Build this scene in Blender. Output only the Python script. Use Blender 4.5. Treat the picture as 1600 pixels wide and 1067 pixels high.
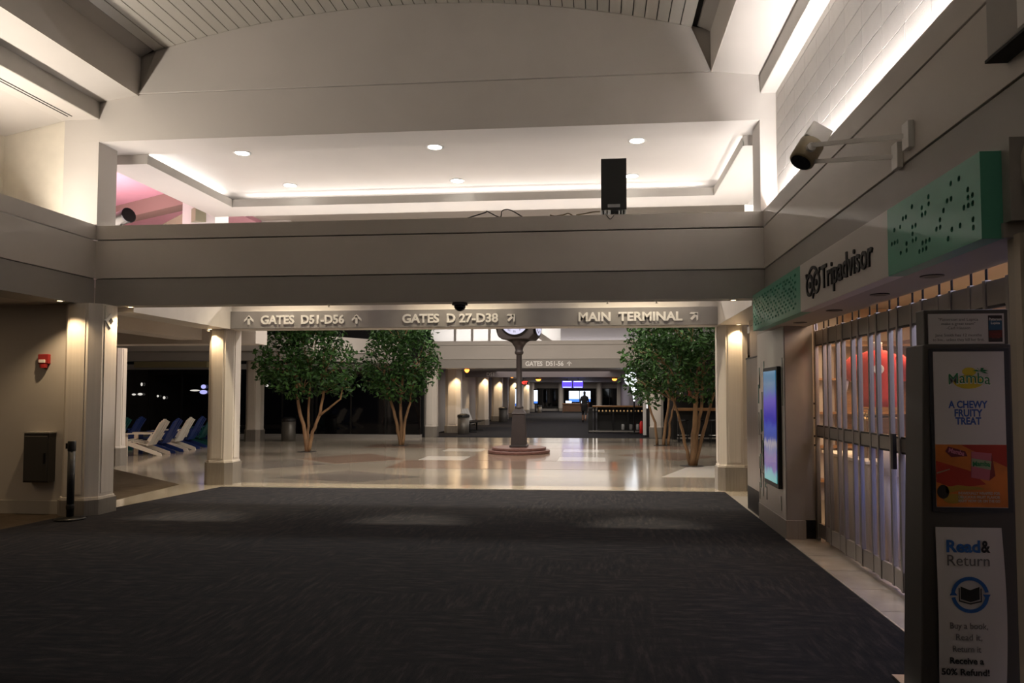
import bpy, bmesh, math, random
from mathutils import Matrix, Vector
random.seed(7)
R = math.radians
for o in list(bpy.data.objects): bpy.data.objects.remove(o)
S = bpy.context.scene
COL = S.collection

# ------------------------------------------------------------------ camera, world, lights, exposure
cam = bpy.data.cameras.new('camera'); camo = bpy.data.objects.new('camera', cam); COL.objects.link(camo)
cam.sensor_width = 36; cam.lens = 36 * 1120 / 1600
cam.shift_x = -34 / 1600; cam.shift_y = 32.6 / 1600
cam.clip_end = 300; cam.clip_start = 0.05
camo.location = (0, 0, 1.6); camo.rotation_euler = (R(92.5), 0, R(5.15))
S.camera = camo
S.view_settings.view_transform = 'Standard'; S.view_settings.look = 'None'
S.view_settings.gamma = 1; S.view_settings.use_curve_mapping = False
S.view_settings.exposure = 1.38
W = bpy.data.worlds.new('night'); S.world = W; W.use_nodes = True
W.node_tree.nodes['Background'].inputs[0].default_value = (0.01, 0.012, 0.02, 1)
W.node_tree.nodes['Background'].inputs[1].default_value = 0.1

WARM = (1, .72, .42); NEUT = (1, .9, .8); COOL = (1, .95, .92)
def area(name, loc, size, power, color, rot=(0, 0, 0), spread=180):
    l = bpy.data.lights.new(name, 'AREA'); l.shape = 'RECTANGLE'; l.size, l.size_y = size
    l.energy = power; l.color = color; l.spread = R(spread)
    o = bpy.data.objects.new(name, l); o.location = loc; o.rotation_euler = rot; COL.objects.link(o); return o
def spot(name, loc, power, color, angle=80, blend=.6, tgt=None, rad=.04):
    l = bpy.data.lights.new(name, 'SPOT'); l.energy = power; l.color = color
    l.spot_size = R(angle); l.spot_blend = blend; l.shadow_soft_size = rad
    o = bpy.data.objects.new(name, l); o.location = loc; COL.objects.link(o)
    if tgt: o.rotation_euler = (Vector(tgt) - Vector(loc)).to_track_quat('-Z', 'Y').to_euler()
    return o
UP = (R(180), 0, 0)
# fluorescent strips lying in the coves, facing up
area('cove_strip_right', (2.19, 6.3, 3.80), (.05, 5.4), 80, COOL, (R(180), R(-18), 0))
area('cove_fill_right_rear', (2.19, -1.5, 3.80), (.05, 6), 55, COOL, (R(180), R(-40), 0))  # unseen rear stretch, added to brighten the kiosk and fascia
area('cove_strip_left', (-7.5, 7.1, 3.86), (.1, 3.2), 52, (1, .9, .78), (R(180), R(50), 0))
area('cove_fill_left_rear', (-7.5, -1.5, 3.86), (.1, 6), 40, (1, .9, .78), (R(180), R(50), 0))  # also added behind the camera; its bounce lifts camera-facing surfaces
area('header_strip', (-2.2, 12.35, 3.42), (8.2, .12), 46, COOL, UP)
area('header_strip_west', (-6.85, 10.7, 3.42), (.12, 2.6), 14, COOL, UP)
area('header_strip_east', (2.35, 10.7, 3.42), (.12, 2.6), 20, COOL, UP)
area('tray_strip_north', (-2.27, 12.32, 5.02), (8.2, .05), 12, COOL, UP)
area('tray_strip_west', (-6.7, 11.0, 5.02), (.05, 2.3), 5, COOL, UP)
area('tray_strip_east', (2.15, 11.0, 5.02), (.05, 2.3), 5, COOL, UP)
# rows of ceiling lamps of the crossing with the trees
area('crossing_lamps_a', (-2.2, 15.0, 5.55), (12, .3), 215, NEUT)
area('crossing_lamps_b', (-2.2, 21.5, 5.55), (14, .3), 190, NEUT)
area('bay_fill', (-9.4, 6.6, 2.79), (1.2, 2.4), 7, WARM)  # unseen panel added to brighten the left bay wall
area('west_hall_lamps', (-12.5, 15.5, 3.0), (6, .4), 14, WARM)
area('west_upper_lamps', (-10.0, 11.6, 4.2), (3, 1.5), 60, (1, .85, .8), UP)
area('clerestory_lamps', (-2.0, 28.6, 3.45), (10, .2), 70, COOL, UP)
area('shop_lamps', (3.6, 8.3, 2.85), (1.6, 3.0), 62, (1, .66, .38))
area('shop_lamps_front', (3.4, 4.8, 2.85), (1.0, 1.6), 25, (.72, .72, 1))

# ------------------------------------------------------------------ materials
MATS = {}
def mat(name, c, rough=.6, metal=0, var=.0, scale=6, bump=0, bscale=60, stretch=(1, 1, 1), spec=.5):
    if name in MATS: return MATS[name]
    m = bpy.data.materials.new(name); m.use_nodes = True; nt = m.node_tree; b = nt.nodes['Principled BSDF']
    b.inputs['Base Color'].default_value = (*c, 1); b.inputs['Roughness'].default_value = rough
    b.inputs['Metallic'].default_value = metal; b.inputs['Specular IOR Level'].default_value = spec
    if var or bump:
        tc = nt.nodes.new('ShaderNodeTexCoord'); mp = nt.nodes.new('ShaderNodeMapping'); mp.inputs['Scale'].default_value = stretch
        nt.links.new(tc.outputs['Object'], mp.inputs[0])
    if var:
        n = nt.nodes.new('ShaderNodeTexNoise'); n.inputs['Scale'].default_value = scale; n.inputs['Detail'].default_value = 4
        nt.links.new(mp.outputs[0], n.inputs[0])
        r = nt.nodes.new('ShaderNodeValToRGB'); r.color_ramp.elements[0].position = .3; r.color_ramp.elements[1].position = .7
        r.color_ramp.elements[0].color = (*[x * (1 - var) for x in c], 1); r.color_ramp.elements[1].color = (*[min(1, x * (1 + var)) for x in c], 1)
        nt.links.new(n.outputs[0], r.inputs[0]); nt.links.new(r.outputs[0], b.inputs['Base Color'])
    if bump:
        n2 = nt.nodes.new('ShaderNodeTexNoise'); n2.inputs['Scale'].default_value = bscale
        nt.links.new(mp.outputs[0], n2.inputs[0])
        bp = nt.nodes.new('ShaderNodeBump'); bp.inputs['Strength'].default_value = bump; bp.inputs['Distance'].default_value = .01
        nt.links.new(n2.outputs[0], bp.inputs['Height']); nt.links.new(bp.outputs[0], b.inputs['Normal'])
    MATS[name] = m; return m
def glow(name, c, strength):
    m = bpy.data.materials.new(name); m.use_nodes = True; b = m.node_tree.nodes['Principled BSDF']
    b.inputs['Base Color'].default_value = (*[x * .3 for x in c], 1)
    b.inputs['Emission Color'].default_value = (*c, 1); b.inputs['Emission Strength'].default_value = strength
    MATS[name] = m; return m
paint = mat('cream_paint', (.48, .445, .41), .55, var=.03, scale=1.5, bump=.03, bscale=180)
paint2 = mat('beam_paint', (.54, .495, .45), .5, var=.03, scale=1.2, bump=.03, bscale=180)
band = mat('band_paint', (.31, .288, .265), .5, var=.04, scale=2)
greyp = mat('grey_trim_paint', (.40, .375, .34), .5, var=.03)
plankm = mat('ceiling_plank_metal', (.46, .43, .385), .45, .15, var=.04, scale=3, stretch=(1, .2, 1))
dark = mat('dark_gap', (.015, .014, .013), .8)
pinkm = mat('pink_ceiling', (.72, .36, .46), .6, var=.03)  # one even pink base colour for the upper west ceiling
colp = mat('column_panel', (.70, .645, .58), .45, var=.05, scale=2, stretch=(14, 14, .25))
plinth_m = mat('brushed_plinth', (.38, .35, .31), .38, .55, var=.1, scale=3, stretch=(30, 30, 1))
blockm = mat('block_paint', (.50, .47, .44), .6, var=.06, scale=5, bump=.15, bscale=90)
joint = mat('joint_mortar', (.22, .2, .19), .8)
steel = mat('brushed_steel', (.36, .32, .29), .3, .9, var=.12, scale=2, stretch=(20, 20, .4))
alu = mat('aluminium', (.36, .335, .31), .38, .6)
black = mat('black_plastic', (.008, .008, .008), .45)
blackm = mat('black_metal', (.012, .012, .013), .35, .4)
white = mat('white_plastic', (.75, .73, .7), .4)
letter = mat('white_letters', (.86, .84, .82), .4)
signgrey = mat('sign_grey', (.35, .335, .33), .42, .2, var=.03)
wood = mat('wood_top', (.30, .15, .06), .4, var=.25, scale=4, stretch=(1, 12, 12))
woodd = mat('wood_dark', (.12, .06, .03), .45, var=.25, scale=4, stretch=(1, 12, 12))
teal = mat('teal_panel', (.085, .36, .25), .42, var=.03)
red = mat('red_plastic', (.30, .02, .02), .4)
bark = mat('tree_bark', (.23, .135, .066), .8, var=.4, scale=7, bump=.4, bscale=25, stretch=(1, 1, .3))
soil = mat('tree_pit', (.035, .03, .025), .9)
clockm = mat('clock_metal', (.06, .05, .05), .42, .35, var=.05)
brick_red = mat('plinth_granite', (.17, .085, .072), .35, var=.2, scale=25)
glassb = mat('night_glass', (.004, .004, .005), .04, spec=.5)
mull = mat('dark_mullion', (.02, .02, .02), .4, .5)
tile = mat('shop_tile', (.42, .38, .33), .12, var=.12, scale=5)
blue = mat('blue_plastic', (.012, .035, .17), .4); tealp = mat('teal_plastic', (.01, .10, .10), .4)
whitec = mat('white_chair', (.72, .68, .6), .45)
bluelet = mat('blue_print', (.02, .12, .42), .5); navy = mat('navy_print', (.035, .10, .40), .5); blacklet = mat('black_print', (.012, .012, .012), .5)
greylet = mat('grey_print', (.16, .15, .15), .5)
poster = mat('poster_white', (.66, .63, .62), .5); kframe = mat('kiosk_frame', (.085, .08, .075), .5, .2)
greenp = mat('green_print', (.02, .22, .07), .5); yellp = mat('yellow_print', (.65, .50, .03), .5)
redcloth = mat('red_cloth', (.55, .03, .03), .8, var=.1); skinm = mat('skin', (.30, .16, .10), .55)
clothd = mat('dark_cloth', (.008, .008, .009), .85); hairm = mat('dark_hair', (.01, .008, .006), .7)
mann = mat('mannequin_white', (.72, .68, .66), .35)

def carpet_mat(name, a, b_, warm):
    m = bpy.data.materials.new(name); m.use_nodes = True; nt = m.node_tree; L = nt.links
    b = nt.nodes['Principled BSDF']; b.inputs['Roughness'].default_value = .95; b.inputs['Specular IOR Level'].default_value = .15
    tc = nt.nodes.new('ShaderNodeTexCoord')
    def noise(sc, stretch, det=6):
        mp = nt.nodes.new('ShaderNodeMapping'); mp.inputs['Scale'].default_value = stretch; L.new(tc.outputs['Object'], mp.inputs[0])
        n = nt.nodes.new('ShaderNodeTexNoise'); n.inputs['Scale'].default_value = sc; n.inputs['Detail'].default_value = det
        n.inputs['Roughness'].default_value = .68; L.new(mp.outputs[0], n.inputs[0]); return n
    n1 = noise(3.2, (1.2, 5, 1)); n2 = noise(3.2, (6, 1.0, 1)); n3 = noise(.7, (1, 1, 1), 2)
    st = nt.nodes.new('ShaderNodeValToRGB'); st.color_ramp.elements[0].position = .46; st.color_ramp.elements[1].position = .54
    L.new(n3.outputs[0], st.inputs[0])
    mx = nt.nodes.new('ShaderNodeMix'); mx.data_type = 'FLOAT'; L.new(st.outputs[0], mx.inputs[0]); L.new(n1.outputs[0], mx.inputs[2]); L.new(n2.outputs[0], mx.inputs[3])
    r = nt.nodes.new('ShaderNodeValToRGB'); e = r.color_ramp.elements
    e[0].position = .33; e[0].color = (*a, 1); e[1].position = .72; e[1].color = (*b_, 1)
    k = e.new(.52); k.color = (*warm, 1)
    L.new(mx.outputs[0], r.inputs[0]); L.new(r.outputs[0], b.inputs['Base Color'])
    bp = nt.nodes.new('ShaderNodeBump'); bp.inputs['Strength'].default_value = .5; bp.inputs['Distance'].default_value = .01
    n4 = noise(160, (1, 1, 1), 2); L.new(n4.outputs[0], bp.inputs['Height']); L.new(bp.outputs[0], b.inputs['Normal'])
    MATS[name] = m; return m
carpet = carpet_mat('carpet_charcoal', (.0042, .0055, .012), (.039, .0365, .039), (.0145, .0138, .0172))
carpetb = carpet_mat('carpet_brown', (.05, .037, .025), (.09, .07, .05), (.07, .052, .036))
def terrazzo(name, c, c2, rough=.13):
    m = bpy.data.materials.new(name); m.use_nodes = True; nt = m.node_tree; L = nt.links
    b = nt.nodes['Principled BSDF']; b.inputs['Roughness'].default_value = rough; b.inputs['Specular IOR Level'].default_value = .6
    tc = nt.nodes.new('ShaderNodeTexCoord'); v = nt.nodes.new('ShaderNodeTexVoronoi'); v.inputs['Scale'].default_value = 45
    n = nt.nodes.new('ShaderNodeTexNoise'); n.inputs['Scale'].default_value = .35; n.inputs['Detail'].default_value = 3
    L.new(tc.outputs['Object'], v.inputs[0]); L.new(tc.outputs['Object'], n.inputs[0])
    r = nt.nodes.new('ShaderNodeValToRGB'); r.color_ramp.elements[0].color = (*c, 1); r.color_ramp.elements[1].color = (*c2, 1)
    r.color_ramp.elements[0].position = .42; r.color_ramp.elements[1].position = .6
    L.new(n.outputs[0], r.inputs[0])
    mx = nt.nodes.new('ShaderNodeMix'); mx.data_type = 'RGBA'; mx.blend_type = 'MULTIPLY'; mx.inputs[0].default_value = .12
    L.new(r.outputs[0], mx.inputs[6]); L.new(v.outputs['Color'], mx.inputs[7]); L.new(mx.outputs[2], b.inputs['Base Color'])
    MATS[name] = m; return m
terr = terrazzo('terrazzo_beige', (.34, .295, .235), (.40, .355, .29))
terr_w = terrazzo('terrazzo_white', (.66, .62, .55), (.70, .66, .60))
terr_p = terrazzo('terrazzo_pink', (.27, .185, .14), (.32, .23, .175))
terr_g = terrazzo('terrazzo_grey', (.23, .2, .175), (.28, .25, .21))
def leafmat():
    m = bpy.data.materials.new('leaf'); m.use_nodes = True; nt = m.node_tree; b = nt.nodes['Principled BSDF']
    b.inputs['Roughness'].default_value = .55; b.inputs['Specular IOR Level'].default_value = .25
    g = nt.nodes.new('ShaderNodeNewGeometry'); r = nt.nodes.new('ShaderNodeValToRGB'); e = r.color_ramp.elements
    e[0].color = (.008, .03, .007, 1); e[1].color = (.048, .125, .025, 1)
    nt.links.new(g.outputs['Random Per Island'], r.inputs[0]); nt.links.new(r.outputs[0], b.inputs['Base Color'])
    b.inputs['Subsurface Weight'].default_value = 0
    MATS['leaf'] = m; return m
leaf = leafmat()
def clearpoly():
    m = bpy.data.materials.new('clear_polycarbonate'); m.use_nodes = True; nt = m.node_tree; L = nt.links
    out = nt.nodes['Material Output']; nt.nodes.remove(nt.nodes['Principled BSDF'])
    t = nt.nodes.new('ShaderNodeBsdfTransparent'); t.inputs[0].default_value = (.95, .94, .93, 1)
    g = nt.nodes.new('ShaderNodeBsdfGlossy'); g.inputs['Roughness'].default_value = .12; g.inputs[0].default_value = (.8, .8, .8, 1)
    d = nt.nodes.new('ShaderNodeBsdfTranslucent'); d.inputs[0].default_value = (.6, .58, .56, 1)
    m1 = nt.nodes.new('ShaderNodeMixShader'); m2 = nt.nodes.new('ShaderNodeMixShader')
    m1.inputs[0].default_value = .07; L.new(t.outputs[0], m1.inputs[1]); L.new(g.outputs[0], m1.inputs[2])
    m2.inputs[0].default_value = .03; L.new(m1.outputs[0], m2.inputs[1]); L.new(d.outputs[0], m2.inputs[2])
    L.new(m2.outputs[0], out.inputs[0]); MATS['clear'] = m; return m
clear = clearpoly()
lampdisc = glow('lamp_lens', (1, .96, .9), 9)
orange_lamp = glow('orange_lamp', (1, .22, .03), 2.6)
redsign = glow('red_sign', (1, .03, .02), 1.6)
screen_p = glow('display_violet', (.13, .08, .9), .55)
screen_w = glow('display_white', (.7, .82, 1), .9)
screen_b = glow('display_blue', (.05, .2, .8), .5)
globe_g = glow('globe_glass', (.9, .95, 1), .9)
dial_g = glow('clock_dial', (.72, .72, .95), .3)
warmg = glow('warm_lamp', (1, .7, .35), 3); dimbulb = glow('dim_bulb', (1, .6, .25), .16)
whiteg = glow('white_bulb', (1, .9, .8), .8)

# ------------------------------------------------------------------ mesh helpers (all in world coordinates)
def new(): return bmesh.new()
def bx(bm, x0, x1, y0, y1, z0, z1, M=None):
    r = bmesh.ops.create_cube(bm, size=1)['verts']
    T = Matrix.Translation(((x0 + x1) / 2, (y0 + y1) / 2, (z0 + z1) / 2)) @ Matrix.Diagonal((abs(x1 - x0), abs(y1 - y0), abs(z1 - z0), 1))
    bmesh.ops.transform(bm, matrix=(M @ T) if M else T, verts=r); return r
def prism(bm, poly, a, b, axis='z', M=None):
    def p(u, v, w): return {'z': (u, v, w), 'y': (u, w, v), 'x': (w, u, v)}[axis]
    A = [bm.verts.new(p(u, v, a)) for u, v in poly]; B = [bm.verts.new(p(u, v, b)) for u, v in poly]
    n = len(poly)
    fs = [bm.faces.new(A[::-1]), bm.faces.new(B)] + [bm.faces.new((A[i], A[(i + 1) % n], B[(i + 1) % n], B[i])) for i in range(n)]
    bmesh.ops.recalc_face_normals(bm, faces=fs)
    if M: bmesh.ops.transform(bm, matrix=M, verts=A + B)
    return A + B
def lathe(bm, prof, c=(0, 0, 0), n=20, M=None, rot0=0):
    rings = []
    for r, z in prof:
        rings.append([bm.verts.new((c[0] + r * math.cos(rot0 + 2 * math.pi * i / n), c[1] + r * math.sin(rot0 + 2 * math.pi * i / n), c[2] + z)) for i in range(n)])
    fs = []
    for a, b in zip(rings, rings[1:]):
        for i in range(n): fs.append(bm.faces.new((a[i], a[(i + 1) % n], b[(i + 1) % n], b[i])))
    fs.append(bm.faces.new(rings[0][::-1])); fs.append(bm.faces.new(rings[-1]))
    vs = [v for r in rings for v in r]
    if M: bmesh.ops.transform(bm, matrix=M, verts=vs)
    return vs
def tube(bm, pts, r, n=8):
    pts = [Vector(p) for p in pts]; rs = r if isinstance(r, (list, tuple)) else [r] * len(pts); rings = []
    for i, p in enumerate(pts):
        d = (pts[min(i + 1, len(pts) - 1)] - pts[max(i - 1, 0)]).normalized()
        a = d.orthogonal().normalized() if i == 0 else (prev - d * prev.dot(d)).normalized()
        prev = a; b = d.cross(a)
        rings.append([bm.verts.new(p + (a * math.cos(2 * math.pi * k / n) + b * math.sin(2 * math.pi * k / n)) * rs[i]) for k in range(n)])
    for A, B in zip(rings, rings[1:]):
        for k in range(n): bm.faces.new((A[k], A[(k + 1) % n], B[(k + 1) % n], B[k]))
    bm.faces.new(rings[0][::-1]); bm.faces.new(rings[-1])
def chain(p):
    M = Matrix.Identity(4)
    while p is not None: M = p.matrix_basis @ M; p = p.parent
    return M
def obj(name, bm, m, parent=None, smooth=False, bevel=0, kind=None):
    if parent is not None: bmesh.ops.transform(bm, matrix=chain(parent).inverted(), verts=bm.verts)
    me = bpy.data.meshes.new(name); bm.to_mesh(me); bm.free()
    for mm in (m if isinstance(m, (list, tuple)) else [m]): me.materials.append(mm)
    if smooth:
        for p in me.polygons: p.use_smooth = True
    o = bpy.data.objects.new(name, me); COL.objects.link(o); o.parent = parent
    if bevel:
        b = o.modifiers.new('bevel', 'BEVEL'); b.width = bevel; b.segments = 2; b.limit_method = 'ANGLE'
    if kind: o['kind'] = kind
    return o
def box(name, e, m, parent=None, bevel=0, kind=None):
    bm = new(); bx(bm, *e); return obj(name, bm, m, parent, False, bevel, kind)
def tag(o, label, cat, group=None):
    o['label'] = label; o['category'] = cat
    if group: o['group'] = group
    return o
def thing(name, label, cat, loc=(0, 0, 0), rz=0, group=None):
    o = bpy.data.objects.new(name, None); COL.objects.link(o); o.location = loc; o.rotation_euler = (0, 0, rz)
    o.empty_display_size = .1
    return tag(o, label, cat, group)
def struct(name, bm, m, bevel=0): return obj(name, bm, m, None, False, bevel, 'structure')
def sbox(name, e, m, bevel=0): return box(name, e, m, None, bevel, 'structure')
def dup(root, loc=None, rz=None, label=None):
    c = root.copy(); COL.objects.link(c)
    if loc: c.location = loc
    if rz is not None: c.rotation_euler = (0, 0, rz)
    if label: c['label'] = label
    def kids(a, b):
        for ch in [x for x in COL.objects if x.parent == a]:
            d = ch.copy(); COL.objects.link(d); d.parent = b; kids(ch, d)
    kids(root, c); return c
_font = {}
def text(bm, s, size, M, depth=.004, bold=0, align='LEFT', sx=1, arch=0, space=1, width=None):
    cu = bpy.data.curves.new('t', 'FONT'); cu.body = s; cu.size = size; cu.extrude = depth / 2; cu.offset = bold
    cu.align_x = align; cu.resolution_u = 3; cu.space_character = space
    o = bpy.data.objects.new('t', cu); COL.objects.link(o)
    dg = bpy.context.evaluated_depsgraph_get(); dg.update()
    me = bpy.data.meshes.new_from_object(o.evaluated_get(dg))
    if width:
        xs = [v.co.x for v in me.vertices]; sx = width / (max(xs) - min(xs))
    for v in me.vertices:
        v.co.x *= sx
        if arch: v.co.y -= arch * v.co.x ** 2
    me.transform(M); bm.from_mesh(me)
    bpy.data.objects.remove(o); bpy.data.curves.remove(cu); bpy.data.meshes.remove(me)
def words(name, s, size, x0, x1, y, z, m, parent, depth, bold, align='LEFT'):
    def ext(t):
        cu = bpy.data.curves.new('t', 'FONT'); cu.body = t; cu.size = size; cu.offset = bold; o = bpy.data.objects.new('t', cu); COL.objects.link(o)
        dg = bpy.context.evaluated_depsgraph_get(); dg.update(); me = bpy.data.meshes.new_from_object(o.evaluated_get(dg)); xs = [v.co.x for v in me.vertices]
        bpy.data.objects.remove(o); bpy.data.curves.remove(cu); bpy.data.meshes.remove(me); return min(xs), max(xs)
    a, b = ext(s); k = (x1 - x0) / (b - a); i = 0
    for w in s.split():
        i = s.index(w, i) + len(w); wa, wb = ext(w); e = (ext(s[:i])[1] - a) * k + x0
        bm = bmesh.new(); text(bm, w, size, front(e - wb * k, y, z), depth, bold, sx=k); obj(name, bm, m, parent)
def front(x, y, z): return Matrix(((1, 0, 0, x), (0, 0, -1, y), (0, 1, 0, z), (0, 0, 0, 1)))        # faces -Y
def side(x, y, z): return Matrix(((0, 0, -1, x), (-1, 0, 0, y), (0, 1, 0, z), (0, 0, 0, 1)))         # faces -X

CX = -2.417     # axis of the near hall
# ------------------------------------------------------------------ floors
fl = sbox('floor', (-24, 9, 2.0, 26.0, -.2, 0), terr)
def inlay(poly, m):
    bm = new(); prism(bm, poly, -.01, .0025); obj('inlay', bm, m, fl)
for x0, x1 in ((-4.35, -3.25), (-.98, .16)):
    for y0, y1 in ((17.1, 18.15), (19.75, 20.65)): inlay([(x0, y0), (x1, y0), (x1, y1), (x0, y1)], terr_w)
inlay([(-4.6, 15.2), (.4, 15.2), (.4, 17.0), (-4.6, 17.0)], terr_p)
inlay([(-3.2, 17.1), (-1.0, 17.1), (-1.0, 20.65), (-3.2, 20.65)], terr_p)
inlay([(-6.2, 13.2), (-4.4, 12.7), (-3.4, 13.6), (-5.2, 14.6)], terr_g)
inlay([(-7.4, 17.2), (-6.0, 16.0), (-4.7, 17.2), (-6.1, 18.8)], terr_p)
inlay([(.5, 18.8), (1.9, 17.4), (3.0, 18.6), (1.7, 20.2)], terr_p)
inlay([(-8.6, 15.6), (-7.2, 14.6), (-6.1, 15.8), (-7.5, 17.0)], terr_g)
inlay([(1.2, 14.0), (3.4, 14.0), (3.4, 16.8), (1.9, 15.9)], terr_w)
inlay([(-7.0, 20.9), (2.8, 20.9), (2.8, 22.3), (-7.0, 22.3)], terr_p)
inlay([(-7.0, 23.4), (2.8, 23.4), (2.8, 24.4), (-7.0, 24.4)], terr_g)
bm = new(); prism(bm, [(-7.6, -5), (2.04, -5), (2.04, 11.93), (-6.45, 11.84), (-6.77, 9.48), (-6.94, 8.69), (-7.01, 7.9), (-7.6, 4)], -.01, .006)
struct('floor_carpet', bm, carpet)
bm = new(); prism(bm, [(-12, -5), (-7.6, -5), (-7.6, 4), (-7.01, 7.9), (-6.94, 8.69), (-6.94, 9.05), (-12, 9.05)], -.01, .005); struct('floor_bay', bm, carpetb)
bm = new(); prism(bm, [(-10.4, 14.54), (-7.36, 12.1), (-7.25, 10.2), (-10.4, 9.6)], -.01, .006); struct('floor_mat', bm, carpetb)
bm = new(); bx(bm, -9, 9, 26.0, 68, -.2, .004); struct('floor_corridor', bm, carpet)
ft = sbox('floor_shop', (2.04, 7.0, 1.5, 11.5, -.03, .001), mat('tile_joint', (.2, .18, .16), .6))
for i in range(9):
    for j, (a, b) in enumerate(((2.045, 2.53), (2.535, 3.3))):
        if i == 7 and j: pass
        y0 = 3.1 + i * .61; box('tile', (a, b, y0, y0 + .604, 0, .006), tile, ft)
sbox('trim_1', (2.03, 2.046, 2.0, 8.14, 0, .011), mat('strip_metal', (.6, .58, .54), .3, .8))
bm = new(); bx(bm, -6.45, 2.0, 11.94, 11.96, 0, .009); struct('trim_2', bm, MATS['strip_metal'])

# ------------------------------------------------------------------ main cross beam over the hall end, and the side beams
def beam_y(name, x0, x1, y0, y1):           # a beam along X, its face at y0
    b = box(name, (x0, x1, y0 + .03, y1, 2.82, 3.88), dark, None, 0, 'structure')
    box('band', (x0, x1, y0, y1 + .01, 2.8, 3.165), band, b); box('lower_fascia', (x0, x1, y0 - .012, y0 + .05, 3.175, 3.695), paint2, b, .004)
    box('upper_fascia', (x0, x1, y0 - .012, y1 + .01, 3.71, 3.905), paint2, b, .004); return b
beam_y('trim_3', -6.87, 2.11, 9.2, 9.42)
def beam_x(name, xf, s, y0, y1, wid=.3):    # a beam along Y, its face at xf, body on side s
    def rng(a, b_): return (min(xf + s * a, xf + s * b_), max(xf + s * a, xf + s * b_))
    b = box(name, (*rng(.03, wid), y0, y1, 2.82, 3.70), dark, None, 0, 'structure')
    box('band', (*rng(.01, wid), y0, y1, 2.8, 3.165), band, b); box('lower_fascia', (*rng(0, .05), y0, y1, 3.175, 3.695), paint2, b, .004)
    box('upper_fascia', (*rng(0, .07), y0, y1, 3.71, 3.915), paint2, b, .004); return b
beam_x('trim_4', -6.87, -1, -5, 9.2, .6); beam_x('trim_5', 2.085, 1, -5, 9.2, .3)
# left bay below the beam
sbox('wall_left', (-12, -7.12, 9.0, 9.2, 0, 2.82), paint); sbox('wall_bay', (-12.2, -12, -5, 9.2, 0, 5.5), paint)
sbox('ceiling_bay', (-12, -7.4, -5, 9.2, 2.8, 3.7), paint)
sbox('baseboard_left', (-12, -7.1, 8.975, 9.0, 0, .18), greyp, .004)
sbox('wall_back', (-12, 7, -5.2, -5, 0, 7.2), paint)
# left upper cove: end wall with sloping top, outer wall, soffits
bm = new(); prism(bm, [(-8.4, 3.7), (-7.33, 3.7), (-7.33, 5.44), (-8.4, 5.22)], 9.2, 9.35, 'y'); struct('wall_cove', bm, mat('cream_warm', (.62, .57, .48), .6, var=.04))
sbox('wall_cove_outer', (-8.5, -8.28, -5, 9.3, 3.7, 5.4), MATS['cream_warm'])
sbox('wall_end_left', (-7.36, -6.85, 9.17, 9.55, 3.9, 5.72), paint)
bm = new(); prism(bm, [(-6.86, 5.384), (-6.86, 5.62), (-6.29, 5.70), (-6.29, 6.24), (-6.1, 6.34), (-6.1, 6.6), (-9.7, 6.6), (-9.7, 4.9), (-7.4, 5.384)], -5, 9.19, 'y')
so = struct('ceiling_left', bm, paint)
bm = new(); bx(bm, -6.864, -6.850, -5, 9.19, 5.388, 5.618); obj('step_fascia', bm, greyp, so)
bm = new(); bx(bm, -6.295, -6.283, -5, 9.19, 5.69, 6.235); obj('inner_fascia', bm, paint2, so)
for dx in (0, .06): box('slot_diffuser', (-7.21 + dx, -7.195 + dx, 7.2, 9.02, 5.378, 5.39), dark, so)
# right upper wall of blocks, cove, soffits
wr = sbox('wall_right', (2.27, 2.5, -5, 9.42, 3.6, 5.5), joint)
bme = None
for r in range(9):
    for c in range(22):
        z0 = 3.72 + r * .2; y0 = 9.16 - (c + 1) * .42
        if bme is None: o = box('block', (2.252, 2.30, y0 + .004, y0 + .416, z0 + .004, z0 + .196), blockm, wr, 0); bme = o; base = (y0, z0)
        else:
            o = bme.copy(); COL.objects.link(o); o.parent = wr; o.location = (0, y0 - base[0], z0 - base[1])
bm = new(); prism(bm, [(2.07, 5.41), (2.07, 5.645), (1.456, 5.72), (1.456, 6.25), (1.27, 6.34), (1.27, 6.6), (2.5, 6.6), (2.5, 5.41)], -5, 9.19, 'y')
so = struct('ceiling_right', bm, paint)
bm = new(); bx(bm, 2.06, 2.074, -5, 9.19, 5.415, 5.645); obj('step_fascia', bm, greyp, so)
bm = new(); bx(bm, 1.449, 1.461, -5, 9.19, 5.71, 6.245); obj('inner_fascia', bm, paint2, so)
sbox('wall_end_right', (2.05, 2.27, 9.17, 9.60, 3.9, 5.72), paint)
# end wall: header above the opening, recessed wall, arched panel
hd = sbox('wall_end', (-7.3, 2.5, 9.168, 9.72, 5.07, 5.71), paint)
sbox('wall_end_upper', (-7.3, 2.5, 9.22, 9.72, 5.70, 7.2), paint2)
arc = lambda u: 6.785 - (math.sqrt(13.9 ** 2) - math.sqrt(13.9 ** 2 - u * u))
bm = new(); pts = [(CX - 3.87, 5.715)] + [(CX - 3.62 + 7.24 * i / 30, arc(-3.62 + 7.24 * i / 30)) for i in range(31)] + [(CX + 3.87, 5.715)]
prism(bm, pts, 9.15, 9.262, 'y'); struct('wall_arch', bm, paint, .006)
# barrel vault of planks
bm = new(); prism(bm, [(CX + u * .152, arc(u * .152) + .05) for u in range(-26, 27)] + [(CX + 4.2, 7.2), (CX - 4.2, 7.2)], -5, 9.26, 'y')
va = struct('ceiling', bm, dark)
for i in range(48):
    u0 = -3.64 + i * .1517; u1 = u0 + .1395
    bm = new(); prism(bm, [(CX + u0, arc(u0)), (CX + u1, arc(u1)), (CX + u1, arc(u1) + .03), (CX + u0, arc(u0) + .03)], -4.9, 9.25, 'y'); obj('plank', bm, plankm, va)

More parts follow.
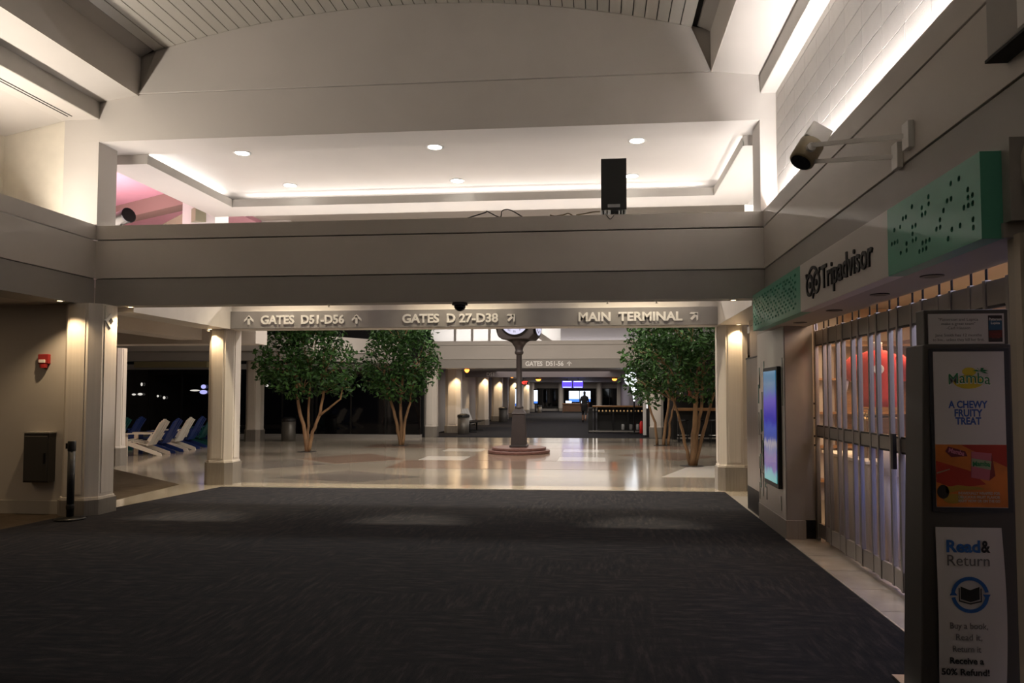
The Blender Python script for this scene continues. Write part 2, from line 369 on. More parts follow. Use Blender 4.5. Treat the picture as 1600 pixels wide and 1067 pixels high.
# ------------------------------------------------------------------ tray between cross beam and sign header
tr = sbox('ceiling_tray', (-7.2, 2.7, 9.7, 12.8, 5.18, 5.35), paint)
bm = new(); bx(bm, -7.1, -6.5, 9.72, 12.7, 4.93, 5.0); bx(bm, 1.95, 2.6, 9.72, 12.7, 4.93, 5.0); bx(bm, -6.5, 1.95, 12.13, 12.7, 4.93, 5.0); bx(bm, -7.1, -6.51, 9.72, 9.76, 5.0, 5.18); bx(bm, 1.96, 2.6, 9.72, 9.76, 5.0, 5.18); obj('ledge', bm, paint, tr)
bm = new(); bx(bm, -6.51, -6.495, 9.72, 12.14, 4.925, 5.06); bx(bm, 1.945, 1.96, 9.72, 12.14, 4.925, 5.06); bx(bm, -6.51, 1.96, 12.12, 12.135, 4.925, 5.06); obj('ledge_fascia', bm, greyp, tr)
bm = new(); bx(bm, -7.2, -7.1, 9.7, 12.8, 4.93, 5.3); bx(bm, 2.6, 2.7, 9.7, 12.8, 4.93, 5.3); bx(bm, -7.1, 2.6, 12.7, 12.8, 4.93, 5.3); obj('ledge_back', bm, paint, tr)
k = 0
dl = None
for y, r in ((10.08, 'front row'), (11.74, 'rear row')):
    for x, w in ((-5.26, 'left'), (-2.35, 'middle'), (.556, 'right')):
        lab = f'round white recessed downlight in the tray ceiling, {w} lamp of the {r}'
        if dl is None:
            dl = thing('downlight', lab, 'downlight', (x, y, 5.18), group='downlights in the tray ceiling')
            bm = new(); lathe(bm, [(.098, 0), (.128, 0), (.130, -.008), (.098, -.012)], (x, y, 5.181), 24); obj('trim_ring', bm, white, dl, True)
            bm = new(); lathe(bm, [(.098, -.012), (.05, -.016), (.01, -.017)], (x, y, 5.181), 24); obj('lens', bm, lampdisc, dl)
        else: dup(dl, (x, y, 5.18), label=lab)
        spot('downlight_beam', (x, y, 5.14), (620 if y < 11 else 330), (1, .84, .58), 20 if y < 11 else 70, 1, (x, y - (1.38 if y < 11 else 0), 0), .06)
# sign header with side headers
hb = sbox('trim_6', (-6.9, 2.4, 12.12, 12.5, 2.74, 3.35), mat('header_paint', (.64, .60, .56), .5, var=.03))
sbox('trim_7', (-6.95, -6.47, 9.44, 12.14, 2.74, 3.35), MATS['header_paint']); sbox('trim_8', (1.98, 2.5, 9.44, 12.14, 2.74, 3.35), MATS['header_paint'])
sg = thing('direction_sign', 'long grey overhead sign band with gates and main terminal in white letters', 'sign', (-2.24, 12.1, 2.745))
box('panel', (-6.47, 1.98, 12.085, 12.12, 2.745, 3.05), signgrey, sg, .003)
def arrow(bm, M, L=.16, ang=0):
    A = M @ Matrix.Rotation(ang, 4, 'Z'); t = .042
    prism(bm, [(-t / 2, -L / 2), (t / 2, -L / 2), (t / 2, L / 2 - .03), (-t / 2, L / 2 - .03)], 0, .006, 'z', A)
    for s in (-1, 1):
        prism(bm, [(0, L / 2), (s * .085, L / 2 - .085), (s * .085, L / 2 - .035 - .085), (0, L / 2 - .055)][::s], 0, .006, 'z', A)
zc = 2.897
for nm, s, x0, x1 in (('gates_lettering', 'GATES  D51-D56', -5.91, -4.40), ('gates_lettering', 'GATES  D 27-D38', -3.37, -1.70), ('terminal_lettering', 'MAIN  TERMINAL', -.33, 1.40)):
    words(nm, s, .205, x0, x1, 12.081, zc - .072, letter, sg, .008, .0065)
for x, a in ((-6.13, 0), (-4.18, 0), (-1.47, -R(45)), (1.60, -R(45))):
    bm = new(); arrow(bm, front(x, 12.084, zc), .165, a); obj('arrow', bm, letter, sg)

# ------------------------------------------------------------------ columns
def column(x, y, w, h, label, ph=.4, group=None, diamond=False, d=None, m=None):
    t = thing('column', label, 'column', (x, y, 0), group=group); m = m or colp
    hw = w / 2; c = w * .22
    def octo(e, cc): return [(x - e + cc, y - e), (x + e - cc, y - e), (x + e, y - e + cc), (x + e, y + e - cc), (x + e - cc, y + e), (x - e + cc, y + e), (x - e, y + e - cc), (x - e, y - e + cc)]
    bm = new(); prism(bm, octo(hw, c), ph, h); obj('shaft', bm, m, t)
    bm = new(); prism(bm, octo(hw + .03, c), .0, ph - .015); obj('plinth', bm, plinth_m, t)
    bm = new(); prism(bm, octo(hw + .012, c), ph - .015, ph + .02); obj('base_trim', bm, m, t, bevel=.004)
    # raised panel on each flat
    q = hw - c - .035
    for ang in range(4):
        Mx = Matrix.Translation((x, y, 0)) @ Matrix.Rotation(R(90 * ang), 4, 'Z')
        bm = new(); bx(bm, -q, q, -hw - .012, -hw + .005, ph + .06, h - .02, Mx); obj('face_panel', bm, m, t, bevel=.003)
    if diamond:
        Mx = Matrix.Translation((x + hw + .016, y - .02, 2.58)) @ Matrix.Rotation(R(45), 4, 'X')
        bm = new(); bx(bm, -.012, .012, -.075, .075, -.075, .075, Mx); o = obj('diamond_tile', bm, white, t, bevel=.003)
        bm = new(); bx(bm, .0, .016, -.03, .03, -.03, .03, Mx); obj('diamond_inset', bm, dark, o)
    return t
column(-6.85, 9.13, .52, 2.80, 'thick cream column by the stanchion with a diamond tile near its top', .22, diamond=True)
column(-6.70, 12.36, .46, 2.74, 'cream column with metal base under the left end of the gates sign', .4)
column(2.24, 12.36, .48, 2.74, 'cream column with metal base under the right end of the gates sign', .4)
column(-10.75, 15.2, .3, 2.62, 'cream column behind the thick stanchion column, beside the garden chairs', .4)
column(-11.6, 23.4, .5, 2.72, 'cream column against the dark windows left of the big tree', .4)
column(-6.2, 26.25, .46, 2.56, 'cream column at the left mouth of the far corridor', .4)
column(2.1, 26.4, .46, 2.56, 'cream column behind the tree at the right mouth of the far corridor', .4)
def lamp_can(x, y, z, label):
    t = thing('recessed_lamp', label, 'lamp', (x, y, z))
    bm = new(); lathe(bm, [(.032, 0), (.05, 0), (.05, -.008), (.032, -.008)], (x, y, z), 16); obj('ring', bm, white, t, True)
    bm = new(); lathe(bm, [(.031, -.009), (.01, -.011)], (x, y, z), 16); obj('bulb', bm, warmg, t)
for x, y, z, p, lab in ((-6.90, 8.60, 2.8, 16, 'small lit recessed lamp under the left beam before the thick column'),
                        (-6.42, 9.3, 2.8, 14, 'small lit recessed lamp under the cross beam right of the thick column'),
                        (-6.98, 12.3, 2.74, 5, 'small lit recessed lamp beside the left face of the sign column'),
                        (-6.80, 12.0, 2.74, 10, 'small lit recessed lamp in front of the left sign column'),
                        (2.30, 12.0, 2.74, 10, 'small lit recessed lamp in front of the right sign column'),
                        (1.93, 9.05, 2.785, 0, 'small lit recessed lamp above the far end of the teal sign')):
    if p: spot('column_lamp', (x, y, z - .02), p * 1.5, (1, .72, .42), 115, .6, (x, y, 0), .025)
    if p: lamp_can(x, y, z - .001, lab)
spot('sign_end_lamp', (1.80, 8.98, 2.785), 3, (.95, 1, .8), 70, .6, (1.84, 8.75, 2.4), .02)
lamp_can(1.72, 9.3, 2.799, 'small lit recessed lamp under the cross beam beside the teal sign corner')

# ------------------------------------------------------------------ west hall behind the left columns, upper pink ceiling
sbox('wall_west', (-24.2, -24, 9, 27, 0, 6), paint)
sbox('wall_west_near', (-12.2, -12, 9.2, 12.0, 0, 2.75), paint); sbox('ceiling_west', (-24, -7.1, 9.4, 14.2, 2.95, 3.1), paint2)
sbox('trim_9', (-24, -6.95, 14.0, 14.5, 2.62, 3.2), paint2); sbox('trim_10', (-8.6, -8.1, 9.4, 14.0, 2.7, 2.95), paint2)
bm = new(); bx(bm, -14, -7.95, 9.75, 16.2, 5.6, 5.75); struct('ceiling_west_upper', bm, pinkm)
bm = new(); bx(bm, -3.2, 1.6, 0, .3, 5.3, 5.6, Matrix.Translation((-8.8, 13.55, 0)) @ Matrix.Rotation(R(-26.6), 4, 'Z')); struct('trim_11', bm, mat('brown_pink_paint', (.30, .19, .17), .6))
bm = new(); bx(bm, -2.6, .96, 0, .2, 4.86, 5.12, Matrix.Translation((-8.28, 13.38, 0)) @ Matrix.Rotation(R(-40.8), 4, 'Z')); struct('trim_12', bm, mat('olive_paint', (.30, .28, .19), .6))
sbox('wall_west_pier', (-7.9, -7.25, 12.9, 13.4, 3.3, 5.75), white); sbox('wall_west_upper', (-16, -7.25, 16.2, 16.4, 3.2, 5.75), white)
t = thing('air_duct', 'dark round duct end behind the upper left opening', 'duct', (-8.5, 12.0, 4.5))
bm = new(); Mx = Matrix.Translation((-8.5, 12.0, 4.74)) @ Matrix.Rotation(R(80), 4, 'Y') @ Matrix.Rotation(R(20), 4, 'X') @ Matrix.Scale(.58, 4); lathe(bm, [(.2, -.35), (.21, -.33), (.21, .33), (.2, .35)], n=18, M=Mx); obj('shell', bm, mat('duct_metal', (.06, .06, .05), .4, .6), t, True)
bm = new(); lathe(bm, [(.215, .3), (.235, .31), (.235, .36), (.215, .37)], n=18, M=Mx); obj('flange', bm, blackm, t)
bm = new(); tube(bm, [(-8.5, 12.0, 4.66), (-8.5, 12.0, 3.105)], .02); obj('bracket', bm, blackm, t)
sbox('wall_east_upper', (2.62, 2.75, 9.4, 13, 3.0, 5.4), white)
sbox('ceiling_east', (3.35, 9, 12.2, 26, 2.95, 3.1), paint2)
sbox('wall_east', (3.4, 9, 15.2, 15.4, 0, 2.95), paint); sbox('wall_east_side', (9, 9.2, 9, 27, 0, 6), paint)
sbox('wall_east_near', (2.5, 3.6, 11.2, 11.6, 0, 2.95), paint)

# ------------------------------------------------------------------ crossing: ceiling, far fascia, dark windows
sbox('ceiling_crossing', (-20, 9, 12.6, 30, 5.7, 5.9), paint)
fb = sbox('trim_13', (-6.6, 9, 26.5, 27.0, 2.56, 3.56), paint2)
box('band', (-6.6, 9, 26.48, 26.52, 2.55, 2.87), band, fb); box('cream_fascia', (-6.6, 9, 26.47, 26.52, 2.885, 3.40), paint, fb); box('cream_cap', (-6.6, 9, 26.46, 26.6, 3.415, 3.57), paint, fb)
words('gates_lettering', 'GATES  D51-56', .24, -2.70, -1.28, 26.475, 2.63, letter, fb, .008, .009)
bm = new(); arrow(bm, front(-1.07, 26.475, 2.715), .19); obj('arrow', bm, letter, fb)
bm = new(); prism(bm, [(-24, 22.3), (-9.3, 22.3), (-6.6, 26.5), (-6.6, 27), (-9.6, 22.8), (-24, 22.8)], 2.68, 2.98); struct('trim_14', bm, band)
bm = new(); prism(bm, [(-24, 22.28), (-9.28, 22.28), (-6.58, 26.48), (-6.6, 27), (-9.6, 22.8), (-24, 22.8)], 2.99, 3.5); struct('trim_15', bm, paint)
# clerestory above the far fascia
sbox('wall_clerestory', (-7, 9, 29.5, 29.7, 3.3, 5.8), white)
for i, x in enumerate((-5.75, -5.05, -4.35)):
    w = sbox(f'trim_{16 + i}', (x - .05, x + .05, 28.4, 28.5, 3.55, 5.7), paint)
sbox('wall_clerestory_side', (-3.45, -3.0, 27.5, 27.9, 3.5, 5.7), paint)
bm = new(); prism(bm, [(-2.95, 4.2), (-2.0, 3.55), (-1.6, 3.55), (-2.95, 4.5)], 28.3, 28.5, 'y'); struct('trim_20', bm, paint)
sbox('wall_clerestory_right', (-1.5, 9, 28.6, 28.8, 3.3, 5.8), mat('lilac_grey', (.42, .40, .42), .6))
# dark window wall to the left
wl = sbox('wall_window', (-24, -6.4, 25.6, 25.7, 2.4, 2.7), band)
sbox('trim_19', (-24, -6.4, 25.4, 25.7, 0, .12), band)
xs = [-22 + i * 1.3 for i in range(12)]
for i, x in enumerate(xs):
    w = box(f'window_{i + 1}', (x - .03, x + .03, 25.5, 25.58, .12, 2.5), mull, None, 0, 'structure')
    box('pane', (x + .03, x + 1.27, 25.53, 25.55, .12, 2.5), glassb, w)
sbox('wall_beyond', (-24, -6.4, 25.9, 26.0, 0, 6), mat('night_black', (.002, .002, .003), .9))
sbox('trim_21', (-17.0, -14.2, 24.9, 25.2, 2.56, 2.78), mat('lit_ochre', (.30, .25, .13), .6))  # yellow of the lit header strip is put into its colour

# ------------------------------------------------------------------ far corridor
sbox('ceiling_corridor', (-6.6, 9, 27.0, 68, 2.6, 2.75), mat('corridor_ceiling', (.5, .46, .45), .6))
sbox('trim_22', (-6.5, 2.3, 26.6, 28.4, 2.585, 2.6), white)
sbox('trim_23', (-5.9, 4, 31.5, 31.9, 2.33, 2.6), mat('corridor_beam', (.22, .19, .2), .5))
bm = new(); text(bm, 'D51', .22, front(-4.95, 31.49, 2.38), .008, .003); o = obj('gate_lettering', bm, letter, bpy.data.objects['trim_23'])
bm = new(); text(bm, 'TERMINAL', .16, front(1.1, 31.49, 2.39), .008, .002); o = obj('terminal_lettering', bm, greylet, bpy.data.objects['trim_23'])
sbox('wall_corridor_left', (-6.9, -6.6, 26.6, 68, 0, 2.6), paint); sbox('wall_corridor_end', (-6.6, 9, 66.5, 66.8, 0, 2.6), paint)
sbox('wall_corridor_right', (2.0, 2.3, 33.0, 68, 0, 2.6), mat('lilac_wall', (.22, .19, .24), .6))
yy = [29.2, 36.5, 42.0, 44.6, 49.5, 53.5, 58.5, 63.0]
nth = ['first', 'second', 'third', 'fourth', 'fifth', 'sixth', 'seventh', 'eighth']
for y, n in zip(yy, nth):
    column(-5.95, y, .62, 2.6, f'lit cream column along the left of the far corridor, {n} from the crossing', .3, 'columns along the far corridor', diamond=(y < 30))
for y in (28.55, 36.0, 41.4, 49.0, 58.0): spot('corridor_column_lamp', (-5.62, y, 2.56), 46, WARM, 95, .5, (-5.62, y + .2, 0), .03)
for i, (x, w_) in enumerate(((-5.7, 2.0), (-3.2, 3.0), (.35, 1.3))):
    w = box(f'window_{20 + i}', (x, x + w_, 66.42, 66.5, .25, 2.1), mull, None, 0, 'structure')
    for j in range(2): box('pane', (x + .05 + j * (w_ / 2 - .02), x + w_ / 2 - .03 + j * (w_ / 2 - .02), 66.40, 66.42, .42, 2.04), glassb, w)
for i, x in enumerate((-3.45, .07, 1.9)): column(x, 66.0, .4, 2.6, ['cream column left of the lit screens on the far end wall', 'cream column right of the lit screens on the far end wall', 'cream column at the right corner of the far end wall'][i], .3, 'columns on the far end wall')
for x, y, z, lab in ((-5.05, 27.3, 2.54, 'orange lit ceiling lamp under the far fascia, nearest of the orange lamps'), (-4.35, 36, 2.53, 'orange lit square ceiling lamp left of the clock post'),
                     (-3.85, 46, 2.53, 'orange lit ceiling lamp just right of the clock post'), (1.0, 45, 2.53, 'orange red ceiling lamp on the right of the far corridor')):
    t = thing('ceiling_lamp', lab, 'lamp', (x, y, z)); s = y / 60
    bm = new(); lathe(bm, [(.2 * s, .0), (.24 * s, .02), (.24 * s, .06), (.2 * s, .07)], (x, y, z), 16); obj('rim', bm, blackm, t)
    bm = new(); lathe(bm, [(.19 * s, .01), (.21 * s, -.04), (.12 * s, -.11), (.02 * s, -.13)], (x, y, z), 16); obj('lens', bm, orange_lamp, t, True)
t = thing('exit_sign', 'small red lit exit sign behind the clock post', 'sign', (-4.25, 40.5, 2.1))
box('case', (-4.55, -3.98, 40.5, 40.58, 2.1, 2.36), blackm, t); bm = new(); text(bm, 'EXIT', .22, front(-4.5, 40.495, 2.15), .01, .008, width=.48); obj('lettering', bm, redsign, t)
box('stem', (-4.3, -4.23, 40.52, 40.56, 2.36, 2.6), blackm, t)
for i, x in enumerate((-2.32, -1.62)):
    t = thing('flight_display', ['violet flight display hanging in the far corridor, left of the pair', 'violet flight display hanging in the far corridor, right of the pair'][i], 'display', (x + .32, 46, 1.98))
    box('case', (x - .02, x + .66, 46, 46.1, 1.96, 2.44), blackm, t); box('screen', (x, x + .64, 45.985, 46.0, 1.98, 2.42), screen_p, t)
    for r_ in range(1): box('header_bar', (x + .05, x + .6, 45.975, 45.985, 2.35, 2.40), screen_w, t)
    box('footer_bar', (x + .05, x + .6, 45.975, 45.985, 2.0, 2.03), screen_w, t)
    box('bracket', (x + .3, x + .34, 46.03, 46.07, 2.44, 2.6), blackm, t)
for i, (x, m) in enumerate(((-2.08, screen_w), (-1.12, screen_w))):
    t = thing('video_screen', ['large white and blue lit screen behind the counter at the corridor end, left one', 'large pale lit screen behind the walking person at the corridor end'][i], 'screen', (x, 62, .0))
    box('case', (x - .48, x + .46, 62, 62.1, .86, 1.86), black, t); box('picture', (x - .45, x + .43, 61.98, 62, 1.15, 1.82), m, t); box('picture_lower', (x - .45, x + .43, 61.98, 62, .9, 1.15), screen_b, t)
    box('stand', (x - .1, x + .1, 62.02, 62.1, 0, .86), black, t)
t = thing('gate_counter', 'wooden gate counter under the white screens at the corridor end', 'counter', (-2.0, 60.5, 0))
box('body', (-3.0, -.9, 60.3, 61.0, 0, .72), woodd, t); box('top', (-3.05, -.85, 60.2, 61.05, .72, .78), wood, t); box('kick', (-2.95, -.95, 60.28, 60.3, 0, .1), black, t)
for x, lab in ((-2.5, 'small lit monitor on the gate counter, left'), (-1.3, 'small lit monitor on the gate counter, right')):
    t = thing('monitor', lab, 'monitor', (x, 60.5, .78)); box('panel', (x - .25, x + .25, 60.48, 60.52, .82, 1.0), screen_w, t); box('foot', (x - .1, x + .1, 60.45, 60.58, .78, .82), black, t)
for y, z, lab in ((47.2, 1.3, 'tall white lit advertising screen between far columns, nearer one'), (61, 1.3, 'tall white lit advertising screen beside the last far column')):
    t = thing('advert_screen', lab, 'screen', (-5.3, y, 0)); box('case', (-5.5, -5.2, y, y + .12, .7, 2.0), black, t); box('picture', (-5.48, -5.17, y - .01, y, .95, 1.9), screen_w, t); box('picture_lower', (-5.48, -5.17, y - .01, y, .78, .95), screen_b, t); box('post', (-5.4, -5.3, y + .03, y + .09, 0, .7), black, t)
area('corridor_lamps', (-2, 34, 2.58), (5, 14), 110, NEUT); area('corridor_lamps_far', (-2, 56, 2.58), (5, 16), 170, NEUT)

def bin_(x, y, label, s=1, m=None):
    t = thing('trash_can', label, 'trash can', (x, y, 0)); m = m or mat('bin_metal', (.13, .12, .105), .4, .5)
    bm = new(); lathe(bm, [(.22 * s, 0), (.23 * s, .02), (.235 * s, .66 * s), (.22 * s, .66 * s)], (x, y, 0), 20); obj('drum', bm, m, t, True)
    bm = new(); lathe(bm, [(.24 * s, .66 * s), (.25 * s, .68 * s), (.24 * s, .76 * s), (.15 * s, .79 * s)], (x, y, 0), 20); obj('lid', bm, black, t)
    bm = new(); lathe(bm, [(.14 * s, .79 * s), (.145 * s, .80 * s), (.05 * s, .795 * s)], (x, y, 0), 16); obj('opening', bm, dark, t)
bin_(-5.35, 28.2, 'grey round trash can with black lid before the corridor bench'); bin_(-5.4, 40.5, 'dark round trash can between far corridor columns', 1.05, kframe)
bin_(-10.5, 23.6, 'grey trash can by the dark windows behind the left tree')
bin_(-4.9, 60, 'small grey bin at the far end of the corridor', .8)
t = thing('bench_seat', 'black metal tandem bench behind the round trash can', 'bench', (-5.25, 30.2, 0))
for i in range(4):
    y = 29.1 + i * .58
    bm = new()
    for j in range(5): bx(bm, -5.05 - .5, -5.0, y + j * .1, y + j * .1 + .06, .41, .44)
    obj('seat', bm, blackm, t)
    bm = new()
    for j in range(5): tube(bm, [(-5.55, y + .03 + j * .1, .44), (-5.75, y + .03 + j * .1, .95)], .03, 6)
    obj('backrest', bm, mat('bench_chrome', (.3, .29, .28), .3, .8), t)
box('rail', (-5.35, -5.27, 29.0, 31.4, .36, .42), blackm, t)
for y in (29.3, 31.1):
    box('leg', (-5.34, -5.28, y, y + .06, 0, .38), blackm, t); box('foot', (-5.6, -5.0, y - .01, y + .07, 0, .03), blackm, t)

# bar with bulb row, and globe lamp
t = thing('corridor_bar', 'black bar with wooden top and a row of bulbs at the corridor mouth', 'bar', (.85, 29.8, 0))
box('counter_top', (-.25, 1.95, 29.4, 30.1, 1.05, 1.11), wood, t, .008); box('back_panel', (-.05, 1.9, 29.95, 30.0, .05, 1.05), black, t); box('rail', (-.1, 1.85, 29.5, 29.54, .86, .9), blackm, t)
for x in (-.15, .6, 1.2, 1.8): box('post', (x - .04, x + .04, 29.48, 29.56, 0, 1.05), blackm, t)
box('end_post', (-.42, -.24, 29.42, 29.8, 0, 1.02), black, t); box('foot_rail', (-.4, 1.9, 29.38, 29.44, .04, .1), mat('rail_metal', (.5, .48, .45), .3, .8), t)
b0 = None
for i in range(13):
    x = .02 + i * .145
    bm = new(); lathe(bm, [(.012, .03), (.03, 0), (.02, -.025), (.004, -.035)], (x, 29.45, .90), 8); obj('bulb', bm, dimbulb, t, True)
for i, x in enumerate((1.0, 1.32, 1.6)):
    o = thing('glass_jar', f'clear jar on the lower shelf of the corridor bar, {["left", "middle", "right"][i]} of three', 'jar', (x, 29.7, .12)); bm = new(); lathe(bm, [(.06, 0), (.07, .02), (.07, .2), (.05, .24)], (x, 29.7, .12), 12); obj('body', bm, mat('frosted_jar', (.35, .35, .34), .3), o, True)
    bm = new(); lathe(bm, [(.055, .24), (.055, .27), (.02, .28)], (x, 29.7, .12), 12); obj('lid', bm, black, o)
box('shelf', (-.05, 1.85, 29.55, 29.95, .08, .12), black, t)
o = thing('fire_extinguisher', 'red fire extinguisher at the right end of the corridor bar', 'extinguisher', (1.88, 29.3, 0)); bm = new(); lathe(bm, [(.06, 0), (.075, .02), (.075, .42), (.03, .5)], (1.72, 29.25, .0), 12); obj('cylinder', bm, mat('bright_red', (.7, .02, .015), .35), o, True)
bm = new(); lathe(bm, [(.02, .5), (.025, .56), (.01, .58)], (1.72, 29.25, 0), 8); obj('valve', bm, black, o)
t = thing('globe_lamp', 'big white lit globe on a tapering striped pole behind the right tree', 'lamp', (1.45, 28.9, 0))
bm = new(); bmesh.ops.create_uvsphere(bm, u_segments=20, v_segments=12, radius=.27, matrix=Matrix.Translation((1.30, 28.9, 2.19))); obj('globe', bm, globe_g, t, True)
bm = new(); lathe(bm, [(.03, 0), (.06, .3), (.13, .62), (.15, .75)], (1.42, 28.9, 1.30), 14); obj('cone', bm, globe_g, t, True)
bm = new(); tube(bm, [(1.42, 28.9, 0), (1.42, 28.9, 1.36)], .03); obj('pole', bm, blackm, t)
bm = new(); tube(bm, [(1.36 + .06 * i / 12 + .06 * math.cos(i * .9), 28.88 - .10, 1.75 - i * .04) for i in range(11)], .018, 6); obj('spiral_band', bm, black, t)
bm = new(); lathe(bm, [(.18, 0), (.18, .03), (.04, .06)], (1.42, 28.9, 0), 16); obj('foot', bm, blackm, t)
t = thing('menu_stand', 'black thin framed menu board beside the globe lamp pole', 'stand', (1.80, 28.5, 0)); bm = new()
for a, b in (((1.72, 1.1), (1.88, 1.1)), ((1.72, 1.38), (1.88, 1.38)), ((1.72, 1.1), (1.72, 1.38)), ((1.88, 1.1), (1.88, 1.38))): tube(bm, [(a[0], 28.5, a[1]), (b[0], 28.5, b[1])], .012, 6)
obj('frame', bm, blackm, t); bm = new(); tube(bm, [(1.80, 28.5, 1.1), (1.80, 28.5, 0)], .012, 6); obj('pole', bm, blackm, t); bm = new(); lathe(bm, [(.12, 0), (.12, .02), (.02, .03)], (1.80, 28.5, 0), 12); obj('foot', bm, blackm, t)
t = thing('banner_post', 'black and white banner post by the right corridor column', 'post', (1.75, 27.2, 0))
box('panel', (1.66, 1.78, 27.2, 27.24, 0.05, 2.5), white, t); box('stripe', (1.79, 1.9, 27.2, 27.24, .05, 1.05), black, t); box('stripe', (1.79, 1.9, 27.2, 27.24, 1.6, 2.5), black, t); box('tube', (1.80, 1.83, 27.2, 27.24, 1.05, 1.6), whiteg, t); box('foot', (1.72, 1.92, 27.1, 27.34, 0, .05), blackm, t)
# right bar behind the near right tree
t = thing('side_bar', 'dark bar with wooden counter behind the trunks of the right tree', 'bar', (3.6, 24.5, 0))
box('counter_top', (2.55, 6.5, 24.2, 24.75, 1.03, 1.12), wood, t, .01); box('front', (2.65, 6.5, 24.5, 24.6, 0, 1.03), black, t); box('foot_rail', (2.6, 6.5, 24.22, 24.27, .1, .15), MATS['rail_metal'], t)
sbox('wall_bar', (2.45, 9, 25.8, 26.0, 0, 2.95), mat('bar_dark', (.02, .018, .017), .6))
t = thing('back_shelf', 'dark back shelf of the bar with small lit bottles', 'shelf', (4, 25.6, 0)); box('board', (2.6, 6.5, 25.4, 25.75, 1.5, 1.54), woodd, t); box('cabinet', (2.6, 6.5, 25.45, 25.78, 0, 1.0), black, t); box('upright', (4.4, 4.45, 25.4, 25.75, 1.0, 1.5), woodd, t)
for i in range(6):
    x = 2.9 + i * .3 + random.uniform(-.05, .05)
    o = thing('bottle', f'small bottle on the bar back shelf, {nth[i]} from the left', 'bottle', (x, 25.5, 1.54), group='bottles on the bar back shelf'); bm = new(); lathe(bm, [(.04, 0), (.045, .02), (.045, .16), (.015, .22), (.015, .28)], (x, 25.5, 1.54), 10); obj('body', bm, [white, red, tealp, white, wood, blue][i], o, True)
    bm = new(); lathe(bm, [(.017, .28), (.017, .3), (.005, .305)], (x, 25.5, 1.54), 8); obj('cap', bm, black, o)
def stool(x, y, label):
    t = thing('bar_stool', label, 'stool', (x, y, 0), group='stools at the side bar'); bm = new(); lathe(bm, [(.17, .70), (.18, .72), (.17, .76), (.02, .765)], (x, y, 0), 14); obj('seat', bm, black, t)
    for a in range(4):
        c, s = math.cos(R(45 + 90 * a)), math.sin(R(45 + 90 * a)); bm = new(); tube(bm, [(x + c * .13, y + s * .13, .71), (x + c * .2, y + s * .2, 0)], .014, 6); obj('leg', bm, blackm, t)
    bm = new(); tube(bm, [(x + .18 * math.cos(R(30 * a)), y + .18 * math.sin(R(30 * a)), .25) for a in range(13)], .01, 5); obj('foot_ring', bm, MATS['rail_metal'], t)
for i in range(4): stool(2.75 + i * .5, 23.8, f'black stool at the side bar, {nth[i]} from the left')

# ------------------------------------------------------------------ walking person
def person(x, y, rz, label):
    import itertools
    V = [(0, 0, .95), (0, .01, 1.15), (0, .02, 1.38), (0, .03, 1.48), (0, .045, 1.58), (0, .05, 1.68), (0, .04, 1.74)]
    Rr = [(.15, .10), (.14, .095), (.16, .10), (.055, .055), (.075, .085), (.085, .095), (.05, .06)]
    E_ = [(i, i + 1) for i in range(6)]
    def add(pts, rs, root):
        p = root
        for q, r in zip(pts, rs): V.append(q); Rr.append(r if isinstance(r, tuple) else (r, r)); E_.append((p, len(V) - 1)); p = len(V) - 1
        return p
    for s, sw in ((-1, 1), (1, -1)):
        add([(s * .09, .0, .88), (s * .10, .12 * sw, .50), (s * .10, (.10 if sw > 0 else -.42) , .30 if sw < 0 else .10), (s * .10, (.10 if sw > 0 else -.52), .22 if sw < 0 else .045), (s * .105, (.26 if sw > 0 else -.44), .10 if sw < 0 else .035)], [.085, .062, .045, .04, .035], 0)
        h = add([(s * .17, .02, 1.40), (s * .22, -.06 * sw, 1.14), (s * .22, -.06 * sw + .16, .95), (s * .215, -.06 * sw + .22, .88)], [.06, .045, .035, .032], 2)
        for f in range(5):
            fx = (f - 2) * .016
            if f == 0: add([(s * .215 - s * .03, -.06 * sw + .25, .85), (s * .215 - s * .035, -.06 * sw + .27, .83)], [.011, .009], h)
            else: add([(s * .215 + fx * .5, -.06 * sw + .25 + fx, .82), (s * .215 + fx * .5, -.06 * sw + .24 + fx, .785 - .008 * (f == 2))], [.010, .009], h)
    me = bpy.data.meshes.new('person'); me.from_pydata(V, E_, [])
    o = bpy.data.objects.new('person_tmp', me); COL.objects.link(o)
    o.modifiers.new('skin', 'SKIN'); o.modifiers.new('sub', 'SUBSURF').levels = 2
    for i, sv in enumerate(me.skin_vertices[0].data): sv.radius = Rr[i]; sv.use_root = (i == 0)
    dg = bpy.context.evaluated_depsgraph_get(); dg.update()
    m2 = bpy.data.meshes.new_from_object(o.evaluated_get(dg)); bpy.data.objects.remove(o)
    for m in (clothd, skinm, hairm): m2.materials.append(m)
    for p in m2.polygons:
        c = p.center; p.use_smooth = True
        p.material_index = 0
        if c.z > 1.50: p.material_index = 2 if (c.z > 1.66 or c.y < .04) else 1
        elif c.z < .42 and c.z > .12: p.material_index = 1
        elif abs(c.x) > .17 and c.z < 1.12: p.material_index = 1
    b = bpy.data.objects.new('person', m2); COL.objects.link(b); b.location = (x, y, .004); b.rotation_euler = (0, 0, rz)
    tag(b, label, 'person')
    bm = new(); Mx = Matrix.Translation((x, y, 0)) @ Matrix.Rotation(rz, 4, 'Z')
    vs = lathe(bm, [(.16, .62), (.185, .66), (.17, .95), (.165, 1.05)], n=16, M=None); bmesh.ops.scale(bm, vec=(1, .75, 1), verts=vs); bmesh.ops.transform(bm, matrix=Mx, verts=vs); obj('shorts', bm, clothd, b, True)
person(-.78, 40.2, R(-4), 'person in dark clothes walking away down the far corridor')

